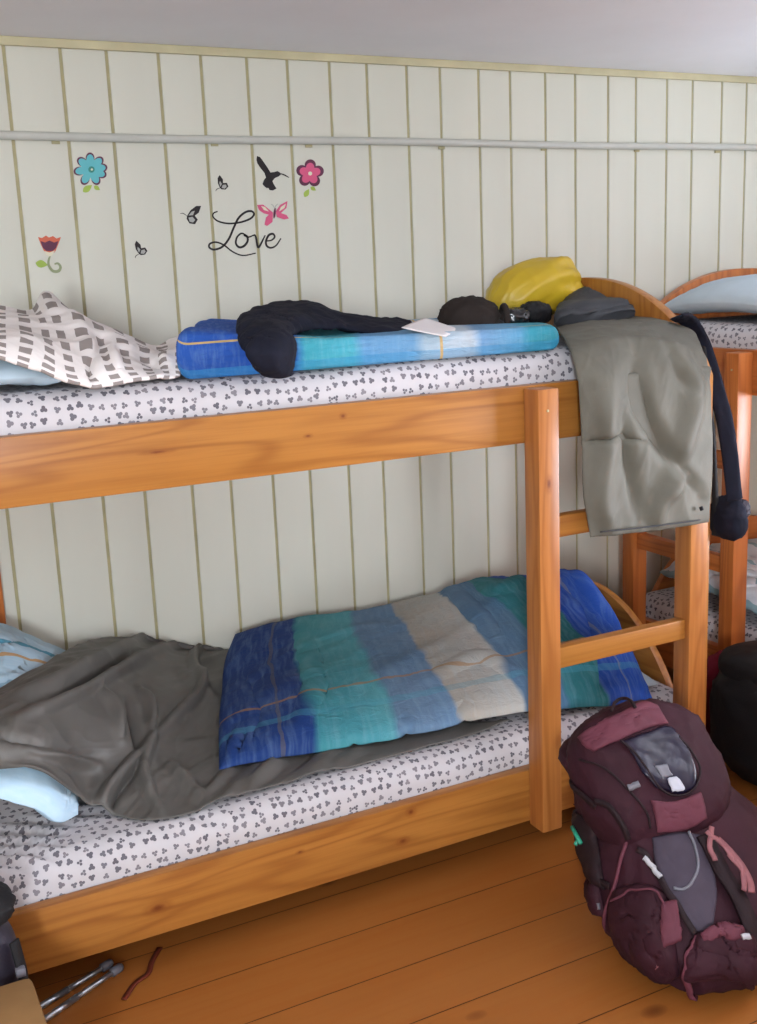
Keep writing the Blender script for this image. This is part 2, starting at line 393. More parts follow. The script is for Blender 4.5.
def mat_pillow():
    t = NT('pale_blue_striped_pillow_cloth'); tc = t.n('ShaderNodeTexCoord'); sp = t.n('ShaderNodeSeparateXYZ'); t.t.links.new(tc.outputs['UV'], sp.inputs[0])
    c = t.mix(t.noise(t.coords('UV', (2, 26, 1)), 3, 3), lin((168, 208, 232)), lin((204, 226, 240)))
    for v0, wd, k in ((.72, .014, (64, 150, 180)), (.62, .011, (205, 158, 90)), (.45, .007, (140, 180, 205))):
        m = t.math('LESS_THAN', t.math('ABSOLUTE', t.math('SUBTRACT', t.math('ADD', sp.outputs[1], t.math('MULTIPLY', sp.outputs[0], -.06)), v0)), wd)
        c = t.mix(t.math('MULTIPLY', m, .85), c, lin(k))
    t.bump(t.noise(t.coords('UV'), 30, 3), .2, .003)
    return t.out(c, .85, .2)
M['pillow'] = mat_pillow()
M['paleblue'] = plain('pale_blue_cotton', (176, 196, 208), .85, .2, var=.06, vs=6, bump=.2, bs=300)
M['greyblue'] = plain('grey_blue_cotton', (186, 200, 208), .85, .2, var=.06, vs=6, bump=.2, bs=300)
def mat_whitedots():
    t = NT('white_cotton_with_teal_lines'); tc = t.n('ShaderNodeTexCoord'); sp = t.n('ShaderNodeSeparateXYZ'); t.t.links.new(tc.outputs['UV'], sp.inputs[0])
    c = t.mix(t.noise(t.coords('UV'), 12, 3), lin((214, 218, 222)), lin((186, 200, 212)))
    m = t.math('LESS_THAN', t.math('FRACT', t.math('MULTIPLY', sp.outputs[0], 6.0)), .09)
    return t.out(t.mix(t.math('MULTIPLY', m, .7), c, lin((90, 140, 150))), .85, .2)
M['whiteline'] = mat_whitedots()
M['greysheet'] = plain('charcoal_brown_bedsheet', (92, 90, 86), .48, .4, var=.10, vs=5, bump=.15, bs=260)
M['trouser'] = plain('grey_olive_trouser_cloth', (94, 92, 82), .66, .35, var=.12, vs=9, bump=.25, bs=420)
M['navy'] = plain('dark_navy_cloth', (23, 25, 38), .85, .2, var=.25, vs=20, bump=.3)
M['black'] = plain('black_cloth', (27, 26, 28), .75, .3, var=.3, vs=16, bump=.3)
M['slate'] = plain('dark_slate_fabric', (46, 48, 52), .6, .4, var=.2, vs=14, bump=.3)
M['brownblack'] = plain('dark_brown_felt', (44, 37, 34), .9, .2, var=.2, vs=14, bump=.3)
M['gloss'] = plain('glossy_black', (16, 16, 19), .22, .6, var=.2)
M['yellow'] = plain('mustard_yellow_ripstop', (188, 158, 36), .42, .5, var=.1, vs=6, bump=.15, bs=500)
M['paper'] = plain('white_paper', (228, 224, 224), .7, .3, var=.02)
M['maroon'] = plain('dark_maroon_nylon', (50, 21, 31), .72, .22, var=.22, vs=11, bump=.35, bs=360)
M['maroon_light'] = plain('mauve_maroon_nylon', (94, 48, 60), .7, .25, var=.16, vs=12, bump=.3, bs=360)
M['maroon_dark'] = plain('deep_maroon_mesh', (30, 13, 19), .7, .3, var=.2, vs=30, bump=.4, bs=500)
M['panelgrey'] = plain('dark_grey_stretch_fabric', (62, 54, 66), .7, .3, var=.12, vs=20, bump=.3, bs=600)
M['pipinggrey'] = plain('grey_piping', (104, 104, 112), .45, .5, var=.1)
M['webbing'] = plain('mauve_webbing', (134, 84, 88), .6, .3, var=.12, vs=30)
M['window_mesh'] = plain('navy_mesh_window', (22, 17, 38), .3, .4, var=.3, vs=18)
M['buckle'] = plain('light_grey_buckle', (168, 168, 172), .3, .6, var=.05)
M['teal'] = plain('teal_plastic', (40, 150, 120), .4, .5, var=.05)
M['tan'] = plain('tan_cardboard', (140, 106, 66), .75, .25, var=.12, vs=9, bump=.2)
M['purpleblack'] = plain('black_violet_nylon', (38, 34, 46), .6, .4, var=.25, vs=14, bump=.3)
M['jetblack'] = plain('jet_black_nylon', (17, 16, 18), .6, .3, var=.3, vs=14, bump=.3)
M['card'] = plain('pale_grey_card', (178, 180, 190), .6, .3, var=.03)
M['alu'] = plain('brushed_aluminium', (178, 184, 190), .28, .6, var=.05, Metallic=.85)
M['redstrap'] = plain('dark_red_webbing', (96, 38, 20), .7, .3, var=.1)
M['redcloth'] = plain('crimson_cloth', (96, 16, 34), .8, .2, var=.2)

# ------------------------------------------------------------------ the room
GX = [0.52, 0.653, 0.766, 0.898, 1.01, 1.136, 1.251, 1.375, 1.489, 1.615, 1.724, 1.854, 1.964, 2.091, 2.202, 2.329, 2.439, 2.566, 2.673, 2.8, 2.909]
XL, XR, YB, ZC, ZT = -1.30, 3.55, -4.40, 1.926, 1.905
g = GX[0]; left = []
k = 0
while g > XL: g -= (.112 if k % 2 == 0 else .131); left.append(g); k += 1
right = []; g = GX[-1]; k = 0
while g < XR: g += (.127 if k % 2 == 0 else .109); right.append(g); k += 1
edges = [e for e in left[::-1] if e > XL+.03]+GX+[e for e in right if e < XR-.03]
edges = [XL]+edges+[XR]
mb = MB(); fmat = []
v, f = box_vf((XL, .004, 0), (XR, .08, ZC), 0); mb.add(v, f); fmat += [1]*len(f)
for a, b in zip(edges[:-1], edges[1:]):
    v, f = box_vf((a+.0042, 0.0, 0.0), (b-.0042, .012, ZC-.002), .0022); mb.add(v, f); fmat += [0]*len(f)
o = mb.build('wall_back', [M['board'], M['groove']], fm=fmat, sharp=35); tag(o, kind='structure')
def struct(name, lo, hi, mat, bev=0):
    v, f = box_vf(lo, hi, bev); o = obj(name, v, f, mat, sharp=35); return tag(o, kind='structure')
struct('floor', (XL-.08, YB-.08, -.06), (XR+.08, .08, 0), M['floor'])
struct('ceiling', (XL-.08, YB-.08, ZC), (XR+.08, .08, ZC+.06), M['ceiling'])
struct('wall_left', (XL-.08, YB, 0), (XL, .08, ZC), M['wallside'])
# right wall and rear wall with a window each
def wall_hole(name, ax, lo, hi, hole):
    mb = MB(); (h0, h1, z0, z1) = hole
    def bx(a0, a1, b0, b1):
        if ax == 'x': v, f = box_vf((a0, lo[1], b0), (a1, hi[1], b1), 0)
        else: v, f = box_vf((lo[0], a0, b0), (hi[0], a1, b1), 0)
        mb.add(v, f)
    A0, A1 = (lo[0], hi[0]) if ax == 'x' else (lo[1], hi[1])
    bx(A0, h0, 0, ZC); bx(h1, A1, 0, ZC); bx(h0, h1, 0, z0); bx(h0, h1, z1, ZC)
    return tag(mb.build(name, M['wallside'], smooth=False), kind='structure')
wall_hole('wall_rear', 'x', (XL, YB-.08, 0), (XR, YB, ZC), (-1.02, -.58, .98, 1.70))
wall_hole('wall_right', 'y', (XR, YB, 0), (XR+.08, .08, ZC), (-2.55, -1.65, .76, 1.64))
M['glass'] = plain('window_glass', (235, 240, 245), .02, .5, var=0, Transmission_Weight=1.0)
M['whitepaint'] = plain('white_window_paint', (232, 232, 226), .4, .4, var=.02)
def window(name, ax, pos, h):
    mb = MB(); a0, a1, z0, z1 = h; t_ = .03
    def bx(a, b, c, d, y0, y1):
        if ax == 'x': v, f = box_vf((a, y0, c), (b, y1, d), .002)
        else: v, f = box_vf((y0, a, c), (y1, b, d), .002)
        mb.add(v, f)
    y0, y1 = pos
    bx(a0, a0+t_, z0, z1, y0, y1); bx(a1-t_, a1, z0, z1, y0, y1); bx(a0+t_, a1-t_, z0, z0+t_, y0, y1); bx(a0+t_, a1-t_, z1-t_, z1, y0, y1)
    m_ = (a0+a1)/2; bx(m_-.012, m_+.012, z0+t_, z1-t_, y0, y1)
    o = mb.build(name, M['whitepaint'], sharp=35); tag(o, kind='structure')
    mg = MB(); yc = (y0+y1)/2
    if ax == 'x': v, f = box_vf((a0+t_, yc-.002, z0+t_), (a1-t_, yc+.002, z1-t_), 0)
    else: v, f = box_vf((yc-.002, a0+t_, z0+t_), (yc+.002, a1-t_, z1-t_), 0)
    obj('window_pane', v, f, M['glass'], o, smooth=False)
window('window_1', 'x', (YB-.055, YB-.025), (-1.02, -.58, .98, 1.70))
window('window_2', 'y', (XR+.025, XR+.055), (-2.55, -1.65, .76, 1.64))  # unseen window, positioned to go with the added ceiling fill lamp
struct('trim_1', (XL, -.012, ZT), (XR, .0, ZC), M['trim'], .003)
struct('baseboard_back', (XL, -.012, 0), (XR, 0, .06), M['wallside'], .003)

# conduit along the wall, with clips
pr_ = root('wall_conduit', (1.2, -.014, 1.699), 'long thin grey painted pipe running across the upper board wall', 'pipe')
xs = np.linspace(XL+.02, XR-.02, 90); pts = np.stack([xs, np.full(90, -.012), 1.699+.0015*np.sin(xs*5)], 1)
v, f = tube_vf(pts, .0105, 12); obj('pipe', v, f, M['pipe'], pr_)
for cx in (.62, 1.03, 1.30, 1.72, 2.08, 2.44, 2.78):
    v, f = box_vf((cx-.010, -.006, 1.682), (cx+.010, -.001, 1.690), .001); obj('clip', v, f, M['groove'], pr_)

# ------------------------------------------------------------------ bunk beds
def arch_profile(zlow, zsh, zpk, w0, w1):
    """outline (a,z) of an arched board across the bed from a=w0 to a=w1 (negative = front)"""
    mid = (w0+w1)/2; hw = (w1-w0)/2; pts = [(w0, zlow), (w0, zsh)]
    for k in range(1, 40):
        s = -1+2*k/40.0; a = mid+hw*s
        pts.append((a, zsh+(zpk-zsh)*(1-abs(s)**2.3)**.80))
    pts += [(w1, zsh), (w1, zlow)]
    return pts
def prism(pts, x0, x1, F, bev=.004):
    bm = bmesh.new(); vs = [bm.verts.new((x0, a, z)) for a, z in pts]; fc = bm.faces.new(vs)
    r = bmesh.ops.extrude_face_region(bm, geom=[fc]); ev = [q for q in r['geom'] if isinstance(q, bmesh.types.BMVert)]
    for q in ev: q.co.x = x1
    bmesh.ops.recalc_face_normals(bm, faces=bm.faces)
    ed = [e for e in bm.edges if len(e.link_faces) == 2 and e.calc_face_angle() > .8]
    bmesh.ops.bevel(bm, geom=ed, offset=bev, segments=2, affect='EDGES', profile=.6)
    bm.verts.ensure_lookup_table(); v = [F(*q.co) for q in bm.verts]; f = [[q.index for q in p.verts] for p in bm.faces]; bm.free()
    return np.array(v), f
ZU0, ZU1, ZL0, ZL1 = .970, 1.093, .092, .218
def bunk(r, F, mx, my, mz, lad, L0=.060, L1=1.876):
    """local frame: x along the bed to the ladder end, y=-.95 the open front, y=-.02 the back"""
    def part(name, lo, hi, mat, bev=.0035):
        v, f = box_vf(lo, hi, bev, F); return obj(name, v, f, mat, r, sharp=30)
    xe = L1-.030
    part('side_rail', (L0+.03, -.950, ZU0), (xe, -.922, ZU1), mx)
    part('side_rail', (L0+.03, -.950, ZL0), (xe, -.922, ZL1), mx)
    part('side_rail', (L0+.03, -.045, ZU0), (xe, -.020, ZU1), mx)
    part('side_rail', (L0+.03, -.045, ZL0), (xe, -.020, ZL1), mx)
    part('bed_base', (L0+.03, -.9215, ZU0+.012), (xe, -.0455, ZU0+.030), mx, .001)
    part('bed_base', (L0+.03, -.9215, ZL0+.012), (xe, -.0455, ZL0+.030), mx, .001)
    for x0, x1 in ((xe, L1), (L0, L0+.03)):
        v, f = prism(arch_profile(ZU0-.01, 1.085, 1.303, -.87, -.10), x0+.001, x1-.001, F); 
        # the panel is one board shape: arch with shoulders that run into the legs
        pts = [(-.950, 0.0), (-.950, 1.075)]
        for k in range(1, 48):
            s = -1+2*k/48.0; pts.append((-.485+.465*s, 1.075+.230*(1-abs(s)**2.2)**.78))
        pts += [(-.020, 1.075), (-.020, ZU0-.01), (-.252, ZU0-.01), (-.252, 0.0), (-.298, 0.0), (-.298, ZU0-.01), (-.885, ZU0-.01), (-.885, 0.0)]
        v, f = prism(pts, x0, x1, F); obj('end_panel', v, f, mz, r, sharp=30)
        v, f = prism(arch_profile(.10, .17, .478, -.884, -.086), x0+.004, x1-.004, F); obj('lower_arch', v, f, my, r, sharp=30)
    # ladder
    for x0 in (1.341, 1.764): part('ladder_post', (x0, -1.005, .085), (x0+.053, -.951, 1.088), lad, .004)
    for z in (.762, .462): part('ladder_rung', (1.3945, -.992, z), (1.7635, -.962, z+.048), mx)
    part('screw_cap', (1.362, -1.007, 1.040), (1.367, -1.0052, 1.045), M['groove'], .0005)
b1 = root('bunk_bed', (1.046, -.485, 0), 'orange pine bunk bed with ladder, along the cream board wall', 'bunk bed')
bunk(b1, lambda x, y, z: (x, y, z), M['pine_x'], M['pine_y'], M['pine_z'], M['ladder_z'])
v, f = box_vf((.246, -.0195, ZL0), (.372, -.004, ZU0), .003); obj('back_support', v, f, M['red_z'], b1, sharp=30)
# the second bunk stands at right angles: its ladder end at the wall, its open side to the left
b2 = root('bunk_bed', (2.76, -.97, 0), 'second pine bunk bed at the right, standing end-on to the wall', 'bunk bed')
bunk(b2, lambda x, y, z: (y+3.233, x-2.016, z), M['red_y'], M['red_x'], M['red_z'], M['red_z'])
# local front y=-.95 -> world x = 2.283 ; local x=1.876 -> world y=-.14

# ------------------------------------------------------------------ mattresses
def mattress(name, F, x0, x1, y0, y1, zb, zt, mat, wr=0.0, label='', cat='mattress', seed=0, rd=.045, loc=None, sag=0):
    prof = []
    for (cx, cz, a0, a1) in ((y0+rd, zt-rd, 180, 90), (y1-rd, zt-rd, 90, 0), (y1-.02, zb+.02, 0, -90), (y0+.02, zb+.02, -90, -180)):
        rr = rd if cz > zb+.03 else .02
        for k in range(9): a = math.radians(a0+(a1-a0)*k/8); prof.append((cx+rr*math.cos(a), cz+rr*math.sin(a)))
    dense = []
    n = len(prof)
    for i in range(n):
        a, b = np.array(prof[i]), np.array(prof[(i+1) % n]); L = np.linalg.norm(b-a); m = max(1, int(L/.014))
        for k in range(m): dense.append(a+(b-a)*k/m)
    dense = np.array(dense); m = len(dense); lo_ = np.where(dense[:, 1] < zb+.002)[0]; dense = np.roll(dense, -lo_[len(lo_)//2], axis=0)
    arc = np.concatenate([[0], np.cumsum(np.linalg.norm(np.diff(dense, axis=0), axis=1))])
    xs = np.linspace(x0, x1, 170); rings = []; uv = []
    for x in xs:
        e = min((x-x0), (x1-x))/.05; sc_ = math.sqrt(max(0, 1-(1-min(1, e))**2))*.07+.93
        c = np.array([(y0+y1)/2, (zb+zt)/2]); d = c+(dense-c)*[1, sc_]; rings.append(np.c_[np.full(m, x), d])
        uv.append(np.c_[np.full(m, x*S), arc*S])
    R_ = np.array(rings)
    cn = np.array([0, (y0+y1)/2, (zb+zt)/2]); dr = R_-cn; dr[..., 0] = 0; dr /= np.linalg.norm(dr, axis=-1, keepdims=True)
    top = np.clip((R_[..., 2]-(zt-rd*1.6))/(rd), 0, 1)
    h = noise(R_*np.array([3, 3, 3])+seed)*.004
    if wr:
        q = R_.copy(); ql = (q[..., 0]*.55+q[..., 1]*.85)
        hl = (np.sin(ql*150+noise(R_*6+seed)*4))*np.clip(noise(R_*5+seed+4)+.35, 0, 1)
        h = h+hl*wr*np.clip((.78-R_[..., 0])/.3, 0, 1)*np.clip((-R_[..., 1]-.45)/.2, 0, 1)
    R_ = R_+np.array([0, 0, 1.0])*(h*top)[..., None]
    v, f = loft_vf(R_); uv = np.concatenate([np.array(uv).reshape(-1, 2), [[0, 0], [0, 0]]])
    v = np.array([F(*q) for q in v])
    o = obj(name, v, f, mat, uv=uv, sharp=None); tag(o, label, cat); return o
I = lambda x, y, z: (x, y, z)
F2 = lambda x, y, z: (y+3.233, x-2.016, z)
mattress('mattress', I, .095, 1.842, -.920, -.047, ZU0+.031, 1.158, M['clover'], .0, 'upper bunk mattress in a white sheet printed with small grey clovers')
mattress('mattress', I, .095, 1.842, -.918, -.047, ZL0+.031, .286, M['clover'], .014, 'lower bunk mattress in a white clover-print sheet, wrinkled at its left end', seed=3, rd=.05)
mattress('mattress', F2, .095, 1.842, -.920, -.047, ZU0+.031, 1.160, M['clover'], .0, 'mattress on the top of the right-hand bunk, under the plain pillow', seed=5)
mattress('mattress', F2, .095, 1.842, -.920, -.047, ZL0+.031, .286, M['clover'], .0, 'mattress on the bottom of the right-hand bunk', seed=7)

# ------------------------------------------------------------------ generic soft things
def soft(name, ctrl, nu, nv, mat, top, bot=None, e=6, fold=(), parent=None, uvn=False, label=None, cat=None, group=None, subf=None, cre=None):
    g_ = net(np.array(ctrl, float), nu, nv); N = normals(g_); up = 1 if (N[..., 2].mean() >= 0 or abs(N[..., 2].mean()) < .15) else -1
    if abs(N[..., 2].mean()) < .35: up = 1 if ((CP-g_.reshape(-1, 3).mean(0))@N.reshape(-1, 3).mean(0)) > 0 else -1
    if up < 0: g_ = g_[:, ::-1]; N = normals(g_)
    d = 0
    pf = edge_prof(nu, nv, e)
    for (amp, fr, sd, ax, sq) in fold: d = d+folds(g_, amp, fr, sd, ax, sq)
    if cre is not None: d = d+creases(g_, cre)
    g_ = g_+N*np.asarray(d)[..., None] if np.ndim(d) else g_
    if subf is not None: g_ = subf(g_)
    v, f, uv = slab_vf(g_, pf*top+.0006, pf*(top if bot is None else bot)+.0006, True if uvn else None)
    if up < 0: uv[:, 0] = uv[:, 0].max()-uv[:, 0]
    o = obj(name, v, f, mat, parent, uv=uv)
    if parent is None: tag(o, label, cat, group)
    return o

# ---- lower bunk: pillow, sheet, duvet
soft('pillow', [[(.20, -.86, .42), (.28, -.86, .375), (.32, -.85, .332), (.362, -.81, .315)],
                [(.25, -.60, .47), (.31, -.60, .43), (.36, -.60, .350), (.410, -.58, .312)],
                [(.25, -.35, .52), (.33, -.35, .48), (.43, -.34, .41), (.51, -.32, .36)],
                [(.26, -.09, .57), (.35, -.09, .50), (.44, -.08, .44), (.545, -.08, .375)]],
     70, 60, M['pillow'], .052, .030, 3.5, [(.010, 6, 2, None, 1), (.003, 16, 5, (0, 1, 0), .4)], uvn=True,
     label='pale blue pillow with teal and orange stripes at the left of the lower bunk', cat='pillow')
gs = [[Z(-30, 703, .53), Z(40, 666, .50), Z(95, 640, .43), Z(150, 632, .37), Z(215, 639, .31), Z(320, 636, .300)],
      [Z(-30, 728, .525), Z(35, 697, .515), Z(100, 676, .455), Z(160, 668, .385), Z(228, 690, .315), Z(335, 678, .298)],
      [Z(-30, 748, .50), Z(30, 733, .495), Z(98, 726, .42), Z(165, 722, .35), Z(230, 738, .31), Z(380, 712, .298)],
      [Z(-25, 762, .47), Z(32, 762, .455), Z(92, 764, .37), Z(165, 772, .32), Z(250, 764, .302), Z(430, 719, .298)],
      [Z(-20, 771, .45), Z(44, 770, .445), Z(98, 806, .318), Z(165, 816, .300), Z(285, 782, .300), Z(512, 722, .298)]]
def lift(zmin):
    def fn(g_): g_[..., 2] = np.maximum(g_[..., 2], zmin); g_[..., 1] = np.minimum(g_[..., 1], -.018); return g_
    return fn
def zl(q, z): return [Z(a, b, z) for a, b in q]
SHEET_CR = [(zl([(0, 702), (60, 682), (110, 658), (152, 634)], .49), .011, .022), (zl([(15, 722), (80, 694), (140, 662), (185, 640)], .45), .010, .020), (zl([(50, 700), (100, 676), (130, 655)], .47), .008, -.016),
 (zl([(98, 690), (112, 712), (120, 742)], .42), .009, .018), (zl([(138, 690), (149, 712), (150, 738)], .37), .009, .018), (zl([(125, 700), (134, 730), (138, 755)], .38), .009, -.016),
 (zl([(207, 640), (192, 662), (200, 690), (178, 715), (150, 742)], .34), .010, .022), (zl([(150, 742), (128, 766), (106, 792), (100, 806)], .33), .010, .022), (zl([(152, 742), (142, 775), (160, 808)], .32), .010, .020),
 (zl([(140, 768), (118, 790), (112, 810)], .32), .008, -.014), (zl([(165, 760), (190, 785), (205, 800)], .31), .012, .014), (zl([(235, 765), (205, 795)], .30), .010, .014), (zl([(280, 760), (250, 785)], .30), .010, .014),
 (zl([(20, 745), (60, 760), (100, 765)], .45), .010, .016), (zl([(0, 735), (20, 742), (48, 755)], .49), .009, -.014), (zl([(180, 670), (215, 700)], .33), .012, .012)]
SHEET_CR = [(a, b, c*1.35) for a, b, c in SHEET_CR]
soft('bed_sheet', gs, 150, 240, M['greysheet'], .0028, None, 30,
     [(.022, 3.2, 3, (.8, .6, 0), .30), (.010, 7, 8, (.8, .8, 0), .3)], subf=lift(.2925), cre=SHEET_CR,
     label='crumpled dark grey sheet between the pillow and the blue duvet on the lower bunk', cat='sheet')
du = [[(.672, -.765, .312), (.85, -.785, .314), (1.05, -.815, .314), (1.25, -.840, .316), (1.41, -.865, .318), (1.54, -.905, .314), (1.635, -.930, .306), (1.715, -.940, .300)],
      [(.745, -.560, .335), (.92, -.580, .345), (1.11, -.590, .345), (1.30, -.610, .350), (1.47, -.650, .360), (1.60, -.70, .385), (1.69, -.74, .400), (1.765, -.765, .410)],
      [(.815, -.380, .335), (.98, -.390, .345), (1.17, -.400, .350), (1.36, -.410, .355), (1.53, -.430, .385), (1.65, -.460, .430), (1.75, -.500, .475), (1.815, -.530, .500)],
      [(.885, -.210, .350), (1.05, -.220, .355), (1.23, -.220, .350), (1.42, -.230, .355), (1.58, -.240, .385), (1.68, -.270, .420), (1.76, -.300, .415), (1.815, -.320, .430)],
      [(.965, -.075, .372), (1.12, -.075, .372), (1.29, -.075, .366), (1.47, -.075, .360), (1.62, -.080, .362), (1.71, -.095, .375), (1.77, -.105, .395), (1.800, -.120, .405)]]
soft('duvet', du, 150, 220, M['duvet_low'], .036, .016, 9, [(.012, 2.6, 12, (1, .3, 0), .5), (.0045, 6, 4, (.5, 1, 0), .45)], uvn=True, cre=[
     (zl([(445, 592), (475, 620), (500, 650)], .36), .014, .012), (zl([(300, 640), (315, 690), (300, 740)], .35), .016, .010), (zl([(520, 690), (480, 668), (430, 690)], .35), .012, .010),
     (zl([(255, 745), (262, 720), (250, 690)], .34), .010, -.012), (zl([(480, 590), (500, 600), (525, 590)], .38), .012, .012), (zl([(560, 590), (585, 620), (600, 700)], .42), .014, -.010), (zl([(575, 572), (600, 610), (640, 650)], .45), .012, .012),
     (zl([(400, 745), (410, 725)], .33), .008, .008), (zl([(350, 755), (356, 735)], .33), .008, .008), (zl([(230, 765), (240, 740)], .33), .008, .008), (zl([(455, 735), (470, 712)], .33), .008, .008)],
     label='blue, teal and grey striped duvet spread over the lower bunk', cat='duvet')
soft('pillow', [[(1.60, -.84, .300), (1.70, -.86, .304), (1.80, -.86, .300)], [(1.60, -.55, .320), (1.70, -.56, .325), (1.80, -.56, .33)], [(1.60, -.28, .310), (1.70, -.28, .32), (1.80, -.28, .33)]],
     40, 40, M['greyblue'], .022, .012, 4, [(.004, 8, 2, None, 1)], label='flat pale pillow under the blue end of the lower duvet, by the footboard', cat='pillow')

# ---- upper bunk
soft('pillow', [[(.262, -.895, 1.188), (.33, -.90, 1.185), (.405, -.88, 1.178)], [(.262, -.60, 1.215), (.34, -.60, 1.21), (.44, -.58, 1.19)], [(.262, -.30, 1.21), (.34, -.30, 1.20), (.46, -.28, 1.185)]],
     50, 50, M['paleblue'], .032, .024, 4, [(.006, 7, 2, None, 1)], label='pale blue pillow under the printed sheet at the left of the upper bunk', cat='pillow')
pq = [[Y(-40, 302, -.50), Y(0, 306, -.50), Y(30, 311, -.48), Y(46, 291, -.46), Y(75, 314, -.46), Y(112, 330, -.48), Y(150, 347, -.52), Y(197, 334, -.62)],
      [Y(-40, 315, -.66), Y(0, 318, -.66), Y(35, 320, -.66), Y(55, 318, -.64), Y(85, 328, -.64), Y(120, 340, -.66), Y(155, 352, -.68), Y(190, 343, -.74)],
      [Y(-40, 330, -.78), Y(0, 333, -.80), Y(38, 342, -.82), Y(65, 345, -.82), Y(95, 350, -.80), Y(125, 354, -.80), Y(158, 360, -.80), Y(184, 356, -.84)],
      [Y(-40, 344, -.86), Y(0, 347, -.88), Y(38, 358, -.90), Y(70, 370, -.91), Y(100, 370, -.90), Y(130, 368, -.88), Y(160, 370, -.86), Y(182, 368, -.88)],
      [Y(-40, 352, -.89), Y(0, 359, -.91), Y(35, 371, -.925), Y(75, 386, -.935), Y(110, 386, -.93), Y(140, 379, -.91), Y(162, 378, -.90), Y(180, 377, -.89)]]
soft('bed_sheet', pq, 130, 200, M['squares'], .004, None, 30, [(.012, 4, 6, (1, 0, -.6), .4), (.005, 10, 2, (1, .2, -.4), .4)],
     cre=[([Y(45, 300, -.52), Y(80, 335, -.68), Y(100, 372, -.90)], .014, .016), ([Y(70, 322, -.6), Y(120, 345, -.7), Y(170, 365, -.82)], .012, .016), ([Y(100, 345, -.75), Y(90, 370, -.88), Y(95, 384, -.92)], .010, -.014),
          ([Y(110, 350, -.75), Y(118, 372, -.88)], .010, .014), ([Y(130, 350, -.72), Y(165, 372, -.86)], .010, -.012), ([Y(195, 338, -.7), Y(172, 355, -.8), (Y(160, 372, -.87))], .012, .012), ([Y(0, 330, -.8), Y(50, 352, -.88)], .02, .008)],
     label='white sheet printed with grey squares, heaped at the left of the upper bunk', cat='sheet')
# folded duvet: closed folded section swept along the bed
xs = np.linspace(.600, 1.452, 160); rings = []; uvs = []
for i, x in enumerate(xs):
    t = i/159; zt = 1.252-.030*min(1, t/.35)-.010*t; zb = 1.160; yf = -.925-.004*math.sin(t*9); yb = -.30+.05*t
    e = min(1, min(t, 1-t)/.03); e = math.sqrt(1-(1-e)**2)
    zm_ = (zt+zb)/2; rr = (zt-zb)/2
    sec = []
    for k in range(22): a = math.radians(-90-180*k/21); sec.append((yf+rr*.55+math.cos(a)*rr*.55, zm_+math.sin(a)*rr))
    for k in range(1, 30): sec.append((yf+rr*.55+(yb-yf-rr)*k/30, zt+.004*math.sin(k*.4+t*7)))
    for k in range(16): a = math.radians(90-180*k/15); sec.append((yb-rr*.45+math.cos(a)*rr*.45, zm_+math.sin(a)*rr))
    for k in range(1, 12): sec.append((yb-rr*.45-(yb-yf-rr)*k/12, zb))
    sec = np.array(sec); sec[:, 1] = zm_+(sec[:, 1]-zm_)*(.55+.45*e)
    # second fold line in the front face
    rings.append(np.c_[np.full(len(sec), x), sec]); uvs.append(np.c_[np.full(len(sec), t), np.concatenate([[0], np.cumsum(np.linalg.norm(np.diff(sec, axis=0), axis=1))])/.25])
R_ = np.array(rings); R_[..., 0] += .42*(R_[..., 1]+.93); cen = R_.mean(1, keepdims=True); dn = R_-cen; dn[..., 0] = 0; dn /= np.linalg.norm(dn, axis=-1, keepdims=True)
R_ = R_+dn*((folds(R_, .006, 5, 4, (0, 1, 0), .5)+folds(R_, .002, 16, 3, (0, 0, 1), .3)+.0035*np.sin(R_[..., 0]*2*math.pi/.012)*0)*(R_[..., 2] > 1.165))[..., None]
v, f = loft_vf(R_); uv = np.concatenate([np.array(uvs).reshape(-1, 2), [[0, 0], [1, 0]]])
o = obj('duvet', v, f, M['duvet_up'], uv=uv); tag(o, 'folded blue and turquoise checked duvet lying flat on the upper bunk', 'duvet')
# navy garment with a long sleeve
nv_ = [[Y(258, 372, -.965), Y(240, 345, -.955), Y(238, 320, -.80), Y(262, 309, -.62), Y(300, 305, -.55), Y(350, 315, -.58), Y(412, 321, -.62)],
       [Y(262, 377, -.970), Y(256, 350, -.985), Y(258, 326, -.88), Y(275, 316, -.74), Y(305, 311, -.66), Y(350, 319, -.64), Y(412, 324, -.66)],
       [Y(276, 379, -.972), Y(276, 352, -.990), Y(275, 332, -.93), Y(288, 323, -.82), Y(312, 319, -.74), Y(352, 324, -.70), Y(412, 327, -.72)],
       [Y(291, 376, -.965), Y(297, 350, -.960), Y(292, 336, -.93), Y(300, 331, -.86), Y(322, 328, -.80), Y(352, 329, -.78), Y(412, 332, -.80)]]
soft('jacket', nv_, 80, 170, M['navy'], .015, .008, 4, [(.012, 6, 3, (.3, .5, 1), .35), (.004, 14, 5, (.3, .3, 1), .4)],
     label='dark navy garment lying across the folded duvet, one sleeve stretched to the right', cat='clothing')
# sheet of paper
pp = [[Y(401.5, 327.5, -.90), Y(412, 322.5, -.83), Y(425, 317.5, -.76)], [Y(420, 332, -.93), Y(430, 327, -.86), Y(443, 323.5, -.79)], [Y(446, 337, -.96), Y(452, 333, -.90), Y(460, 329.5, -.83)]]
soft('paper_sheet', pp, 12, 12, M['paper'], .0008, None, 40, [(.002, 4, 1, None, 1)], label='white sheet of paper on the dark sleeve on the upper bunk', cat='paper')
